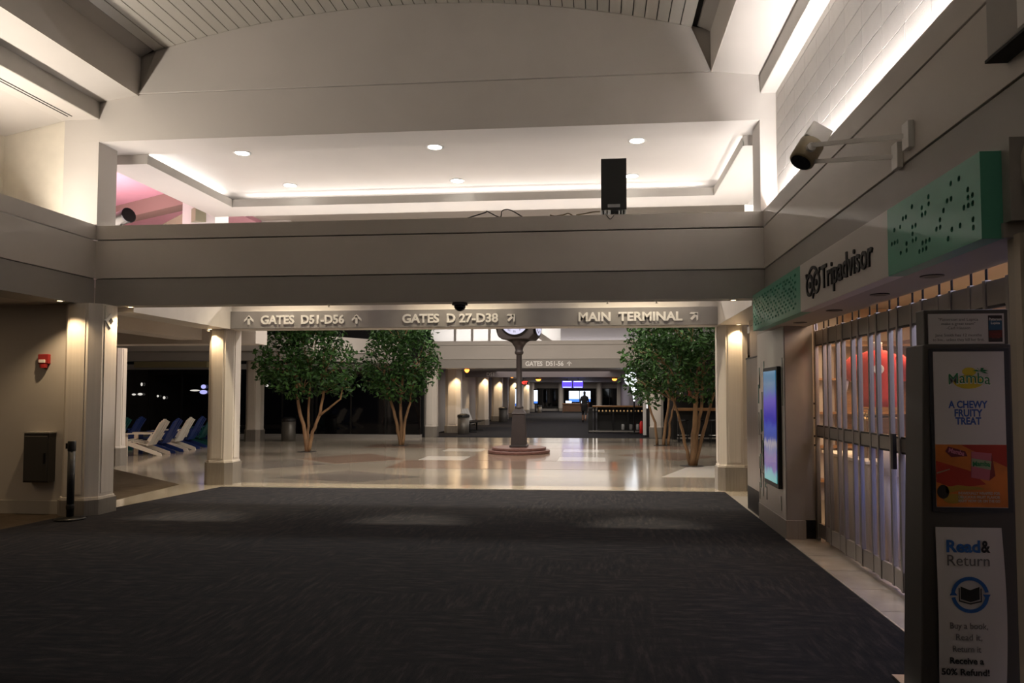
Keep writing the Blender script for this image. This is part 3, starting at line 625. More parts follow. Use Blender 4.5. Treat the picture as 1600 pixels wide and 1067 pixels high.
# ------------------------------------------------------------------ clock post
cx, cy = -2.15, 19.4
t = thing('post_clock', 'brown four faced post clock on a round red stone base', 'clock', (cx, cy, 0))
bm = new(); lathe(bm, [(.82, 0), (.84, .02), (.84, .075), (.82, .085)], (cx, cy, 0), 48); obj('lower_step', bm, brick_red, t, bevel=.004)
bm = new(); lathe(bm, [(.72, .085), (.735, .10), (.735, .15), (.71, .16)], (cx, cy, 0), 48); obj('upper_step', bm, brick_red, t, bevel=.004)
def sq(prof, name, m=clockm):
    bm = new(); lathe(bm, [(r * 1.4142, z) for r, z in prof], (cx, cy, 0), 4, rot0=R(45)); obj(name, bm, m, t, bevel=.006)
sq([(.235, .16), (.235, .21), (.21, .22)], 'foot'); sq([(.205, .21), (.165, 1.04)], 'pedestal'); sq([(.18, 1.04), (.19, 1.06), (.18, 1.08), (.1, 1.2)], 'pedestal_cap')
bm = new(); lathe(bm, [(.10, 1.18), (.12, 1.20), (.12, 1.24), (.085, 1.27), (.075, 2.66), (.085, 2.68)], (cx, cy, 0), 20); obj('shaft', bm, clockm, t, True)
bm = new(); lathe(bm, [(.09, 2.66), (.12, 2.70), (.12, 2.74), (.1, 2.78), (.12, 2.86), (.2, 2.98), (.34, 3.07)], (cx, cy, 0), 24); obj('collar', bm, clockm, t, True)
Mh = Matrix.Translation((cx, cy, 3.56)) @ Matrix.Rotation(R(-9), 4, 'Z')
bm = new(); prism(bm, [(.38 + .0, -.50), (.50, -.38), (.50, .38), (.38, .50), (-.38, .50), (-.50, .38), (-.50, -.38), (-.38, -.50)], -.42, .42, 'y', Mh); obj('head', bm, clockm, t, bevel=.02)
for ang in range(4):
    Ma = Mh @ Matrix.Rotation(R(90 * ang), 4, 'Z'); off = -.42 if ang % 2 == 0 else -.50
    bm = new(); lathe(bm, [(.41, 0), (.43, .02), (.43, .045), (.38, .045)], n=36, M=Ma @ Matrix.Translation((0, off, 0)) @ Matrix.Rotation(R(90), 4, 'X')); bz = obj('bezel', bm, blackm, t, True)
    bm = new(); lathe(bm, [(.385, .02), (.385, .047), (.01, .047)], n=36, M=Ma @ Matrix.Translation((0, off, 0)) @ Matrix.Rotation(R(90), 4, 'X')); di = obj('dial', bm, dial_g, t)
    F_ = Ma @ front(0, off - .05, 0)
    bm = new()
    for h, nm in enumerate(('XII', 'I', 'II', 'III', 'IIII', 'V', 'VI', 'VII', 'VIII', 'IX', 'X', 'XI')):
        text(bm, nm, .085, F_ @ Matrix.Rotation(-R(30 * h), 4, 'Z') @ Matrix.Translation((0, .27, 0)), .004, 0, 'CENTER')
    obj('numerals', bm, blacklet, di)
    for nm, L_, a_, w_ in (('hour_hand', .19, R(-52), .03), ('minute_hand', .29, R(-130), .02)):
        bm = new(); prism(bm, [(-w_ / 2, -.04), (w_ / 2, -.04), (w_ * .3, L_), (-w_ * .3, L_)], .003, .009, 'z', F_ @ Matrix.Rotation(a_, 4, 'Z')); obj(nm, bm, blacklet, di)
bm = new(); lathe(bm, [(.55, 4.05), (.5, 4.1), (.3, 4.2), (.08, 4.34), (.05, 4.4), (.06, 4.45), (.01, 4.5)], (cx, cy, 0), 20); obj('crown', bm, clockm, t, True)

# ------------------------------------------------------------------ trees
def leafcloud(bm, blobs, n, size, rnd):
    tot = sum(b[3] * b[4] * b[5] for b in blobs)
    for bl in blobs:
        k = int(n * bl[3] * bl[4] * bl[5] / tot)
        for _ in range(k):
            u = rnd.uniform(-1, 1); ph = rnd.uniform(0, 2 * math.pi); r = rnd.uniform(.25, 1) ** .45; q = math.sqrt(1 - u * u)
            p = Vector((bl[0] + bl[3] * r * q * math.cos(ph), bl[1] + bl[4] * r * q * math.sin(ph), bl[2] + bl[5] * r * u))
            s = size * rnd.uniform(.6, 1.3); d = Vector((rnd.gauss(0, 1), rnd.gauss(0, 1), rnd.gauss(-.5, .6))).normalized(); e = d.orthogonal().normalized(); e = (Matrix.Rotation(rnd.uniform(0, 6.28), 3, d) @ e)
            nrm = d.cross(e) * s * .08
            a = bm.verts.new(p); b = bm.verts.new(p + d * s * .5 + e * s * .24 + nrm); c = bm.verts.new(p + d * s); f = bm.verts.new(p + d * s * .5 - e * s * .24 + nrm)
            bm.faces.new((a, b, c, f))
def tree(x, y, stems, blobs, n, label, size=.13, seed=1):
    rnd = random.Random(seed); t = thing('ficus_tree', label, 'tree', (x, y, 0))
    bm = new(); lathe(bm, [(.26, 0), (.26, .006), (.05, .01)], (x, y, 0), 24); obj('soil_pit', bm, soil, t)
    for pts, r in stems:
        P = [Vector((x + a, y + b, c)) for a, b, c in pts]; Q = []
        for i in range(len(P) - 1):
            for k in range(4):
                f = k / 4; Q.append(P[i].lerp(P[i + 1], f) + Vector((rnd.uniform(-.012, .012), rnd.uniform(-.012, .012), 0)) * (1 if i + k else 0))
        Q.append(P[-1]); bm = new(); tube(bm, Q, [r * .74 * (1 - .5 * i / (len(Q) - 1)) for i in range(len(Q))], 8); obj('stem', bm, bark, t, True)
    bm = new()
    for bl in blobs:
        for k in range(5):
            e = Vector((x + bl[0] + rnd.uniform(-.7, .7) * bl[3], y + bl[1] + rnd.uniform(-.7, .7) * bl[4], bl[2] + rnd.uniform(-.2, .8) * bl[5])); s = Vector((x + bl[0] * .4, y + bl[1] * .4, bl[2] - bl[5] * .7))
            tube(bm, [s, s.lerp(e, .5) + Vector((rnd.uniform(-.1, .1), 0, .05)), e], [.016, .011, .005], 5)
    obj('branches', bm, bark, t, True)
    bm = new(); leafcloud(bm, [(x + b[0], y + b[1], *b[2:]) for b in blobs], n, size, rnd); obj('foliage', bm, leaf, t, kind='stuff')
tree(-8.0, 19.2, [([(0, 0, 0), (-.10, .05, .6), (-.28, .1, 1.1), (-.36, .1, 1.6), (-.4, .1, 2.6)], .085), ([(-.02, .06, 0), (-.02, .1, .7), (-.04, .15, 1.3), (0, .2, 2.6)], .06), ([(.04, -.02, 0), (.16, -.02, .55), (.34, 0, 1.0), (.42, 0, 1.5), (.5, .1, 2.6)], .075), ([(.34, 0, 1.0), (.62, -.05, 1.2), (.95, -.1, 1.45), (1.1, -.1, 2.0)], .045)],
     [(-.75, 0, 2.55, .75, .8, .9), (.1, .1, 2.9, .8, .9, .9), (.85, -.1, 2.4, .62, .7, .75), (-.2, -.2, 1.95, .8, .7, .5), (.9, .1, 1.85, .45, .4, .35), (-1.2, 0, 2.3, .35, .4, .4), (0, 0, 3.8, 1.2, 1.0, .8)], 5200, 'leafy indoor tree with spreading stems, nearest left of the clock', .15, 3)
tree(-6.1, 21.8, [([(0, 0, 0), (-.13, .05, .6), (-.27, .05, 1.2), (-.5, .1, 1.7), (-.6, .1, 2.6)], .08), ([(.02, .03, 0), (0, .03, .7), (-.02, .05, 1.3), (.05, .1, 2.6)], .085), ([(.06, 0, 0), (.13, 0, .7), (.28, 0, 1.3), (.5, 0, 2.6)], .07)],
     [(-.55, 0, 2.6, .7, .8, .9), (.5, 0, 2.75, .75, .8, .8), (0, -.1, 1.9, .95, .7, .55), (.85, 0, 2.3, .4, .45, .45), (-.9, 0, 2.0, .4, .4, .4), (0, 0, 3.7, 1.1, 1, .8)], 4800, 'leafy indoor tree with three straight stems, directly left of the clock', .15, 5)
tree(2.05, 16.2, [([(-.02, 0, 0), (-.12, 0, .4), (-.22, .05, .9), (-.34, .05, 1.35), (-.5, .1, 1.9)], .055), ([(.02, 0, 0), (.06, 0, .7), (.1, 0, 1.3), (.2, .05, 2.4)], .10), ([(.06, .05, 0), (.13, .05, .7), (.24, .05, 1.4), (.3, .1, 2.4)], .07), ([(.08, .02, 0), (.28, .05, .8), (.46, .08, 1.4), (.7, .1, 2.2)], .06)],
     [(-.55, 0, 2.25, .75, .7, .75), (.35, .1, 2.3, .7, .7, .75), (-.95, 0, 1.75, .4, .45, .45), (-1.2, 0, 2.45, .35, .4, .35), (.1, 0, 1.75, .7, .5, .35), (0, 0, 3.2, 1.1, 1.0, .8)], 5200, 'leafy indoor tree with a forked trunk, nearest the right sign column', .13, 9)
tree(1.95, 22.5, [([(-.15, 0, 0), (-.2, 0, .7), (-.42, 0, 1.3), (-.55, .05, 2.2)], .06), ([(.05, 0, 0), (.12, .05, .7), (.22, .05, 1.3), (.3, .1, 2.4)], .07), ([(.2, .05, 0), (.25, .05, .7), (.42, .05, 1.4), (.5, .1, 2.4)], .06)],
     [(-.6, 0, 2.2, .7, .7, .7), (.4, 0, 2.5, .8, .8, .8), (0, 0, 3.4, 1.1, 1, .8)], 3200, 'slender indoor tree farther back on the right, before the corridor column', .15, 11)

# ------------------------------------------------------------------ garden chairs in the west hall
def garden_chair(m, label, loc, rz):
    t = thing('garden_chair', label, 'chair', (0, 0, 0))
    # local: faces -X, width along Y
    for i in range(5):                       # back boards, fanned
        y = -.22 + i * .11; top = .93 - abs(i - 2) * .035
        bm = new(); prism(bm, [(.22, .26), (.25, .26), (.25 + .34, top), (.25 + .30, top + .01)], y - .05, y + .05, 'y'); obj('back_board', bm, m, t)
    for i in range(5):
        x = -.30 + i * .11; z = .40 - (x + .3) * .26
        bm = new(); bx(bm, x, x + .095, -.27, .27, z, z + .022); obj('seat_board', bm, m, t)
    for s in (-1, 1):
        bm = new(); bx(bm, -.36, .36, s * .30 - .05, s * .30 + .05, .56, .585); obj('armrest', bm, m, t)
        bm = new(); bx(bm, -.32, -.22, s * .285 - .012, s * .285 + .012, 0, .56); obj('front_leg', bm, m, t)
        bm = new(); prism(bm, [(-.34, .31), (-.34, .385), (-.22, .385), (.60, .07), (.62, 0), (.52, 0)], s * .265 - .012, s * .265 + .012, 'y'); obj('rear_leg', bm, m, t)
        bm = new(); prism(bm, [(.26, .40), (.36, .56), (.42, .56), (.34, .36)], s * .30 - .012, s * .30 + .012, 'y'); obj('arm_brace', bm, m, t)
    t.location = loc; t.rotation_euler = (0, 0, rz); return t
cw, cb, ct = None, None, None
rows = [('w', 'white slatted garden chair, nearest to the camera', -11.85, 17.75), ('b', 'dark blue slatted garden chair between the two white chairs', -11.95, 18.52),
        ('w', 'white slatted garden chair, the farther of the two white ones', -12.05, 19.29), ('b', 'dark blue slatted garden chair just right of the far white chair', -12.15, 20.06),
        ('t', 'dark teal slatted garden chair left of the sign column', -12.25, 20.83), ('b', 'dark blue slatted garden chair half hidden by the sign column', -12.35, 21.60),
        ('t', 'dark teal slatted garden chair at the far left behind the white one', -13.7, 18.9), ('b', 'dark blue slatted garden chair at the back left beside the teal one', -13.8, 19.7)]
protos = {}
for c, lab, x, y in rows:
    if c not in protos: protos[c] = garden_chair({'w': whitec, 'b': blue, 't': tealp}[c], lab, (x, y, 0), R(10))
    else: dup(protos[c], (x, y, 0), R(10), lab)
t = thing('low_bench', 'dark low bench against the wall left of the window column', 'bench', (-12.6, 24.2, 0)); box('seat', (-13.6, -11.9, 24.0, 24.5, .42, .48), black, t); box('shelf', (-13.5, -12.0, 24.05, 24.45, .2, .23), black, t)
for x in (-13.55, -11.98): box('leg', (x, x + .06, 24.0, 24.5, 0, .42), black, t)
def glass_reflection(x0, x1, z0, z1, label, m):  # glowing ellipsoids stand in for reflections in the dark glass
    t = thing('window_reflection', label, 'light', ((x0 + x1) / 2, 25.7, z0)); bm = new(); bmesh.ops.create_uvsphere(bm, u_segments=12, v_segments=8, radius=.5, matrix=Matrix.Translation(((x0 + x1) / 2, 25.45, (z0 + z1) / 2)) @ Matrix.Diagonal((x1 - x0, .04, z1 - z0, 1))); obj('lens', bm, m, t, True)
    box('mount', ((x0 + x1) / 2 - .02, (x0 + x1) / 2 + .02, 25.45, 25.56, (z0 + z1) / 2 - .02, (z0 + z1) / 2 + .02), mull, t)  # lens is the painted reflection, mount an added peg
dimw = glow('white_reflection', (.7, .66, .6), .4); lilac = glow('lilac_reflection', (.45, .45, .9), .4)  # glow colours of the window reflections
for x, z, w, h, lab, m in ((-17.35, 1.57, .16, .07, 'small white reflection in the dark window right beside the hall column, left of a row', dimw), (-17.1, 1.58, .2, .09, 'small white reflection in the dark window beside the hall column, right of a row', dimw),
        (-17.05, 1.95, .08, .13, 'single white reflection high in the dark window', dimw), (-16.4, 1.51, .08, .08, 'tiny white reflection left of a pair in the dark window', dimw), (-16.15, 1.45, .1, .11, 'tiny white reflection right of a pair in the dark window', dimw),
        (-14.95, 1.72, .4, .06, 'thin white streak of reflection in the window left of the sign column', dimw), (-14.62, 1.66, .3, .16, 'lilac reflection patch low in the window left of the sign column', lilac), (-14.62, 1.86, .2, .16, 'lilac reflection patch high in the window left of the sign column', lilac),
        (-12.36, 1.91, .1, .13, 'small white reflection in the window right of the sign column, left of two', dimw), (-12.17, 1.93, .13, .16, 'small white reflection in the window right of the sign column, right of two', dimw)):
    glass_reflection(x - w / 2, x + w / 2, z - h / 2, z + h / 2, lab, m)

# ------------------------------------------------------------------ things on the left wall and the stanchion
t = thing('fire_alarm', 'red fire alarm strobe on the left wall', 'alarm', (-7.4, 9.0, 2.0)); box('case', (-7.475, -7.325, 8.95, 9.0, 2.0, 2.13), red, t, .008); box('strobe', (-7.45, -7.36, 8.93, 8.95, 2.01, 2.055), white, t, .006); bm = new(); lathe(bm, [(.045, -.05), (.05, .0)], (-7.4, 8.965, 1.995), 14); obj('horn', bm, red, t)
t = thing('wall_cabinet', 'dark grey recessed metal cabinet on the left wall', 'cabinet', (-7.4, 9.0, .43)); box('body', (-7.57, -7.215, 8.87, 9.0, .43, 1.08), mat('cabinet_metal', (.07, .065, .06), .4, .5), t, .006); box('door', (-7.555, -7.23, 8.86, 8.87, .45, 1.04), mat('cabinet_door', (.085, .08, .075), .35, .5), t, .004); box('top_lip', (-7.58, -7.205, 8.86, 9.0, 1.08, 1.095), greyp, t)
box('handle', (-7.27, -7.25, 8.845, 8.86, .68, .82), blackm, t)
t = thing('stanchion_post', 'black belt stanchion standing in front of the thick left column', 'stanchion', (-6.68, 8.60, 0))
bm = new(); lathe(bm, [(.17, .006), (.18, .012), (.165, .03), (.05, .045)], (-6.68, 8.60, 0), 28); obj('base', bm, blackm, t, True)
bm = new(); lathe(bm, [(.042, .04), (.042, .88), (.04, .88)], (-6.68, 8.60, 0), 18); obj('pole', bm, black, t, True)
bm = new(); lathe(bm, [(.043, .87), (.047, .88), (.047, .99), (.042, 1.0)], (-6.68, 8.60, 0), 18); obj('belt_head', bm, black, t, True)
box('belt_clip', (-6.75, -6.72, 8.58, 8.62, .90, .97), blackm, t); bm = new(); lathe(bm, [(.043, .13), (.048, .15), (.048, .18), (.043, .2)], (-6.68, 8.60, 0), 16); obj('collar', bm, black, t)

# ------------------------------------------------------------------ on the cross beam
t = thing('loudspeaker', 'black box loudspeaker standing on the cross beam', 'speaker', (.21, 9.4, 3.905)); box('cabinet', (.045, .375, 9.28, 9.56, 3.99, 4.665), black, t, .006); box('rear_plate', (.13, .29, 9.27, 9.28, 4.02, 4.06), mat('plate_grey', (.3, .3, .3), .4), t)
for x in (.07, .12, .30, .34): bm = new(); tube(bm, [(x, 9.34, 3.905), (x, 9.34, 3.995)], .012, 6); obj('foot', bm, blackm, t)
box('junction_box', (.17, .27, 9.3, 9.4, 3.905, 3.98), black, t); box('connector', (.10, .125, 9.28, 9.32, 3.91, 3.99), mat('chrome', (.6, .6, .6), .2, .9), t)
def cable(pts, lab, m, r=.008):
    bm = new(); P = [Vector(p) for p in pts]; Q = []
    for i in range(len(P) - 1):
        a, b, c, d = P[max(i - 1, 0)], P[i], P[i + 1], P[min(i + 2, len(P) - 1)]
        for k in range(6):
            u = k / 6; Q.append(.5 * ((2 * b) + (c - a) * u + (2 * a - 5 * b + 4 * c - d) * u * u + (3 * b - a - 3 * c + d) * u ** 3))
    Q.append(P[-1]); tube(bm, Q, r, 6); tag(obj('cable', bm, m, None, True), lab, 'cable')
cb1 = mat('cable_black', (.02, .018, .015), .5); cb2 = mat('cable_brown', (.16, .12, .06), .5)
cable([(-1.72, 9.25, 3.913), (-1.48, 9.25, 3.98), (-1.45, 9.27, 4.0), (-1.28, 9.25, 3.915), (-1.25, 9.25, 4.0), (-1.15, 9.25, 4.01), (-.98, 9.25, 3.913)], 'looped black cable on the cross beam, farthest left', cb1)
cable([(-.62, 9.25, 3.93), (-.56, 9.25, 3.915), (-.5, 9.26, 3.925), (-.44, 9.25, 3.93), (-.38, 9.25, 3.945), (-.32, 9.25, 3.913)], 'short brown cable on the cross beam between loops and speaker', cb2)
cable([(-.28, 9.22, 3.914), (-.16, 9.23, 3.935), (-.06, 9.24, 3.955), (.03, 9.25, 3.96)], 'brown cable running into the foot of the loudspeaker', cb2)
cable([(.10, 9.25, 3.93), (.12, 9.17, 3.88), (.16, 9.165, 3.84), (.20, 9.17, 3.88), (.22, 9.25, 3.93)], 'thin black cable looping over the beam edge under the loudspeaker', cb1, .005)
t = thing('dome_camera', 'black dome camera under the cross beam', 'camera', (-1.82, 9.31, 2.8)); bm = new(); lathe(bm, [(.10, 0), (.105, -.03), (.08, -.035)], (-1.82, 9.31, 2.8), 24); obj('mount', bm, black, t)
bm = new(); lathe(bm, [(.078, -.035), (.076, -.06), (.06, -.09), (.03, -.11), (.004, -.115)], (-1.82, 9.31, 2.8), 20); obj('dome', bm, glassb, t, True)
for x, lab in ((-3.6, 'leftmost small sprinkler head under the cross beam'), (.12, 'middle small sprinkler head under the cross beam right of the camera'), (.75, 'rightmost small sprinkler head under the cross beam')):
    t = thing('sprinkler', lab, 'sprinkler', (x, 9.3, 2.8)); bm = new(); lathe(bm, [(.03, 0), (.03, -.005), (.01, -.01)], (x, 9.3, 2.8), 12); obj('plate', bm, white, t); bm = new(); lathe(bm, [(.006, -.005), (.006, -.03), (.016, -.032), (.016, -.036)], (x, 9.3, 2.8), 10); obj('head', bm, MATS['chrome'], t)

# ------------------------------------------------------------------ wall floodlight on the right fascia
t = thing('wall_floodlight', 'tan cylinder floodlight on two white arms on the right fascia', 'light', (2.085, 5.0, 3.25))
for y, z in ((4.92, 3.32), (5.10, 3.24)):
    bm = new(); tube(bm, [(2.07, y, z), (1.72, y + .95, z + .28)], .022, 4); obj('arm', bm, white, t)
    box('wall_bracket', (2.045, 2.085, y - .05, y + .05, z - .09, z + .09), white, t, .004)
Mx = Matrix.Translation((1.70, 5.98, 3.56)) @ Matrix.Rotation(R(212), 4, 'Y') @ Matrix.Rotation(R(12), 4, 'X') @ Matrix.Scale(1.2, 4)
bm = new(); lathe(bm, [(.075, -.10), (.085, -.09), (.085, .06), (.075, .07)], n=20, M=Mx); obj('barrel', bm, mat('tan_metal', (.26, .21, .13), .45, .2), t, True)
bm = new(); bx(bm, -.075, .075, -.06, .06, -.22, -.10, Mx); obj('ballast_box', bm, white, t, bevel=.006)
bm = new(); lathe(bm, [(.07, .066), (.07, .074), (.01, .075)], n=20, M=Mx); obj('lens', bm, glassb, t)
bm = new(); lathe(bm, [(.03, -.11), (.03, .11)], n=12, M=Mx @ Matrix.Rotation(R(90), 4, 'X')); obj('pivot', bm, white, t)

# ------------------------------------------------------------------ shop: fascia sign, soffit, pilaster, gate, interior
sh = thing('shop_sign', 'long shop fascia sign with teal perforated ends and white lettered middle', 'sign', (1.85, 6.2, 2.36))
SX, ZB, ZT = 1.85, 2.36, 2.765
def perforated(name, y0, y1, cell, rad, holes):      # face at SX between y0<y1, with real round holes
    bm = new(); ny = round((y1 - y0) / cell); nz = round((ZT - ZB) / cell); cy_ = (y1 - y0) / ny; cz = (ZT - ZB) / nz
    g = [[bm.verts.new((SX, y0 + i * cy_, ZB + j * cz)) for j in range(nz + 1)] for i in range(ny + 1)]
    for i in range(ny):
        for j in range(nz):
            q = [g[i][j], g[i][j + 1], g[i + 1][j + 1], g[i + 1][j]]
            if not holes(i, j, ny, nz): bm.faces.new(q); continue
            c = Vector((SX, y0 + (i + .5) * cy_, ZB + (j + .5) * cz)); rr = min(rad, cy_ * .47, cz * .47)
            ring = [bm.verts.new(c + Vector((0, -math.cos(R(45 + 45 * k)) * rr, -math.sin(R(45 + 45 * k)) * rr))) for k in range(8)]
            back = [bm.verts.new(v.co + Vector((.012, 0, 0))) for v in ring]
            # ring[0] is toward (-y,-z) = q[0]; order runs -y-z, -z, +y-z, +y, ...
            cor = [q[0], q[3], q[2], q[1]]
            for k in range(4):
                a, b_, c2 = ring[2 * k], ring[2 * k + 1], ring[(2 * k + 2) % 8]
                bm.faces.new((cor[k], a, b_)); bm.faces.new((cor[k], b_, cor[(k + 1) % 4])); bm.faces.new((cor[(k + 1) % 4], b_, c2))
            for k in range(8): bm.faces.new((ring[k], back[k], back[(k + 1) % 8], ring[(k + 1) % 8]))
    bmesh.ops.recalc_face_normals(bm, faces=bm.faces)
    o = obj(name, bm, teal, sh)
    box('casing', (SX + .001, 1.95, y0, y1, ZT, ZT + .012), teal, sh); box('casing', (SX + .001, 1.95, y0, y1, ZB - .012, ZB), teal, sh)
    box('backing', (SX + .075, 1.95, y0, y1, ZB, ZT), mat('sign_inner', (.12, .12, .11), .7), sh)
    return o
rh = random.Random(4)
HN = {}
def near_holes(i, j, ny, nz):
    if i in (0, ny - 1) or j in (0, nz - 1): return False
    return HN.setdefault((i, j), rh.random() < (.20 + .24 * math.sin(i * .9 + j * 1.3)))
def far_holes(i, j, ny, nz):
    if j in (0, nz - 1) or i < 1: return False
    return ((i + 2 * j) % 4 in (0, 1)) and rh.random() < .85 and i > 3
perforated('teal_panel', 3.63, 4.74, .042, .0155, near_holes)
perforated('teal_panel', 6.74, 8.75, .034, .014, far_holes)
box('end_cap', (SX, 1.95, 3.618, 3.63, ZB - .012, ZT + .012), teal, sh); box('end_cap', (SX, 1.95, 8.75, 8.762, ZB - .012, ZT + .012), teal, sh)
box('white_panel', (SX, 1.95, 4.74, 6.74, ZB - .012, ZT + .012), mat('sign_white', (.60, .57, .54), .45), sh, .002)
bm = new(); text(bm, 'Tripadvisor', .27, side(SX - .006, 6.10, 2.468), .012, .003, width=1.12); obj('raised_lettering', bm, blacklet, sh)
# round owl-eyed emblem left of the lettering
def ringprism(bm, c, r0, r1, d, M, n=28, a0=0, a1=360, sy=1):
    for k in range(n):
        A0, A1 = R(a0 + (a1 - a0) * k / n), R(a0 + (a1 - a0) * (k + 1) / n)
        prism(bm, [(c[0] + r0 * math.cos(A0), c[1] + sy * r0 * math.sin(A0)), (c[0] + r1 * math.cos(A0), c[1] + sy * r1 * math.sin(A0)), (c[0] + r1 * math.cos(A1), c[1] + sy * r1 * math.sin(A1)), (c[0] + r0 * math.cos(A1), c[1] + sy * r0 * math.sin(A1))], 0, d, 'z', M)
EM = side(SX - .001, 6.33, 2.545) @ Matrix.Scale(1.12, 4)
for sg_ in (-1, 1):
    bm = new(); ringprism(bm, (sg_ * .088, 0), .064, .088, .010, EM); eye = obj('emblem_eye', bm, blacklet, sh)
    bm = new(); ringprism(bm, (sg_ * .078, 0), .0, .026, .010, EM, 14); obj('emblem_pupil', bm, blacklet, eye)
    bm = new(); prism(bm, [(sg_ * .15, .10), (sg_ * .19, .10), (sg_ * .165, .055)][::sg_], 0, .010, 'z', EM); obj('emblem_tuft', bm, blacklet, eye)
bm = new(); ringprism(bm, (0, -.02), .135, .158, .010, EM, 16, 40, 140); obj('emblem_brow', bm, blacklet, sh)
bm = new(); prism(bm, [(-.03, -.075), (.03, -.075), (0, -.115)], 0, .010, 'z', EM); obj('emblem_beak', bm, blacklet, sh)
sof = sbox('ceiling_soffit', (1.94, 2.33, 3.6, 8.75, 2.35, 2.42), mat('soffit_paint', (.36, .33, .30), .5))
sbox('wall_sign_back', (1.95, 2.36, 3.55, 9.2, 2.42, 2.82), band)
for i, y in enumerate((7.75, 6.65, 5.6, 4.75)):
    t = thing('soffit_lamp', f'unlit dark recessed lamp in the shop soffit, {nth[i]} from the far end', 'lamp', (2.12, y, 2.35)); bm = new(); lathe(bm, [(.045, .0), (.07, .0), (.07, -.006), (.045, -.008)], (2.12, y, 2.35), 20); obj('ring', bm, blackm, t); bm = new(); lathe(bm, [(.044, -.009), (.01, -.0095)], (2.12, y, 2.35), 16); obj('lens', bm, black, t)
# pilaster with screen
pl = sbox('wall_pilaster', (2.06, 2.25, 8.16, 9.5, .21, 2.82), mat('pilaster_grey', (.36, .33, .30), .5, var=.04))
sbox('baseboard_pilaster', (2.045, 2.26, 8.15, 9.5, .006, .21), plinth_m, .003)
sbox('wall_pilaster_return', (2.25, 2.37, 8.20, 9.5, .21, 2.82), MATS['pilaster_grey']); sbox('wall_pilaster_inner', (2.37, 2.45, 8.28, 11.5, 0, 2.82), MATS['pilaster_grey'])
bm = new(); bx(bm, 2.25, 2.375, 8.195, 8.21, .006, .21); struct('baseboard_return', bm, glassb)
tg = mat('glass_strip_green', (.16, .30, .24), .2); tgr = mat('glass_strip_grey', (.30, .30, .27), .25); tp = mat('mosaic_pale', (.50, .47, .42), .35)
box('mosaic_ground', (2.05, 2.06, 8.17, 9.49, .212, 2.36), tp, pl)
rs = random.Random(12); s0 = {}
for i in range(54):
    y = 8.22 + rs.randrange(20) * .063; z = .25 + rs.uniform(0, 1.75); h = rs.uniform(.15, .38)
    if 8.24 < y < 9.0 and z + h > .5 and z < 1.95: continue
    box('mosaic_strip', (2.044, 2.05, y, y + .028, z, z + h), tg if rs.random() < .5 else tgr, pl)
t = thing('wall_display', 'tall blue lit display screen in a black frame on the pilaster', 'display', (2.05, 8.65, .53))
box('frame', (2.005, 2.05, 8.30, 8.98, .53, 1.91), black, t, .004)
def screenmat():
    m = bpy.data.materials.new('promo_screen'); m.use_nodes = True; nt = m.node_tree; b = nt.nodes['Principled BSDF']; L = nt.links
    tc = nt.nodes.new('ShaderNodeTexCoord'); sp = nt.nodes.new('ShaderNodeSeparateXYZ'); L.new(tc.outputs['Generated'], sp.inputs[0])
    n = nt.nodes.new('ShaderNodeTexNoise'); n.inputs['Scale'].default_value = 6; L.new(tc.outputs['Generated'], n.inputs[0])
    ad = nt.nodes.new('ShaderNodeMath'); ad.operation = 'MULTIPLY_ADD'; ad.inputs[1].default_value = .16; L.new(n.outputs[0], ad.inputs[0]); L.new(sp.outputs['Z'], ad.inputs[2])
    r = nt.nodes.new('ShaderNodeValToRGB'); e = r.color_ramp.elements; e[0].color = (.10, .55, .55, 1); e[1].color = (.05, .25, .45, 1); e[0].position = .08; e[1].position = .99
    for p, c in ((.16, (.15, .5, .6)), (.2, (.14, .10, .45)), (.3, (.22, .15, .42)), (.36, (.16, .2, .45)), (.42, (.5, .45, .5)), (.47, (.06, .10, .45)), (.56, (.10, .14, .6)), (.64, (.05, .04, .5)), (.82, (.13, .08, .6)), (.92, (.04, .2, .45))):
        k_ = e.new(p); k_.color = (*c, 1)
    L.new(ad.outputs[0], r.inputs[0]); L.new(r.outputs[0], b.inputs['Emission Color']); b.inputs['Emission Strength'].default_value = .2; b.inputs['Base Color'].default_value = (.02, .02, .03, 1); b.inputs['Roughness'].default_value = .15
    return m
box('screen', (1.998, 2.005, 8.345, 8.935, .585, 1.865), screenmat(), t)
t = thing('steel_slab', 'tall brushed steel slab with black edge before the right sign column', 'panel', (2.14, 9.95, 0)); box('steel_face', (2.08, 2.2, 9.53, 10.35, .32, 2.08), steel, t, .003); box('black_edge', (2.078, 2.21, 9.505, 9.53, 0, 2.10), blackm, t); box('dark_base', (2.079, 2.2, 9.53, 10.35, 0, .32), black, t); box('top_cap', (2.075, 2.21, 9.53, 10.36, 2.08, 2.10), blackm, t)

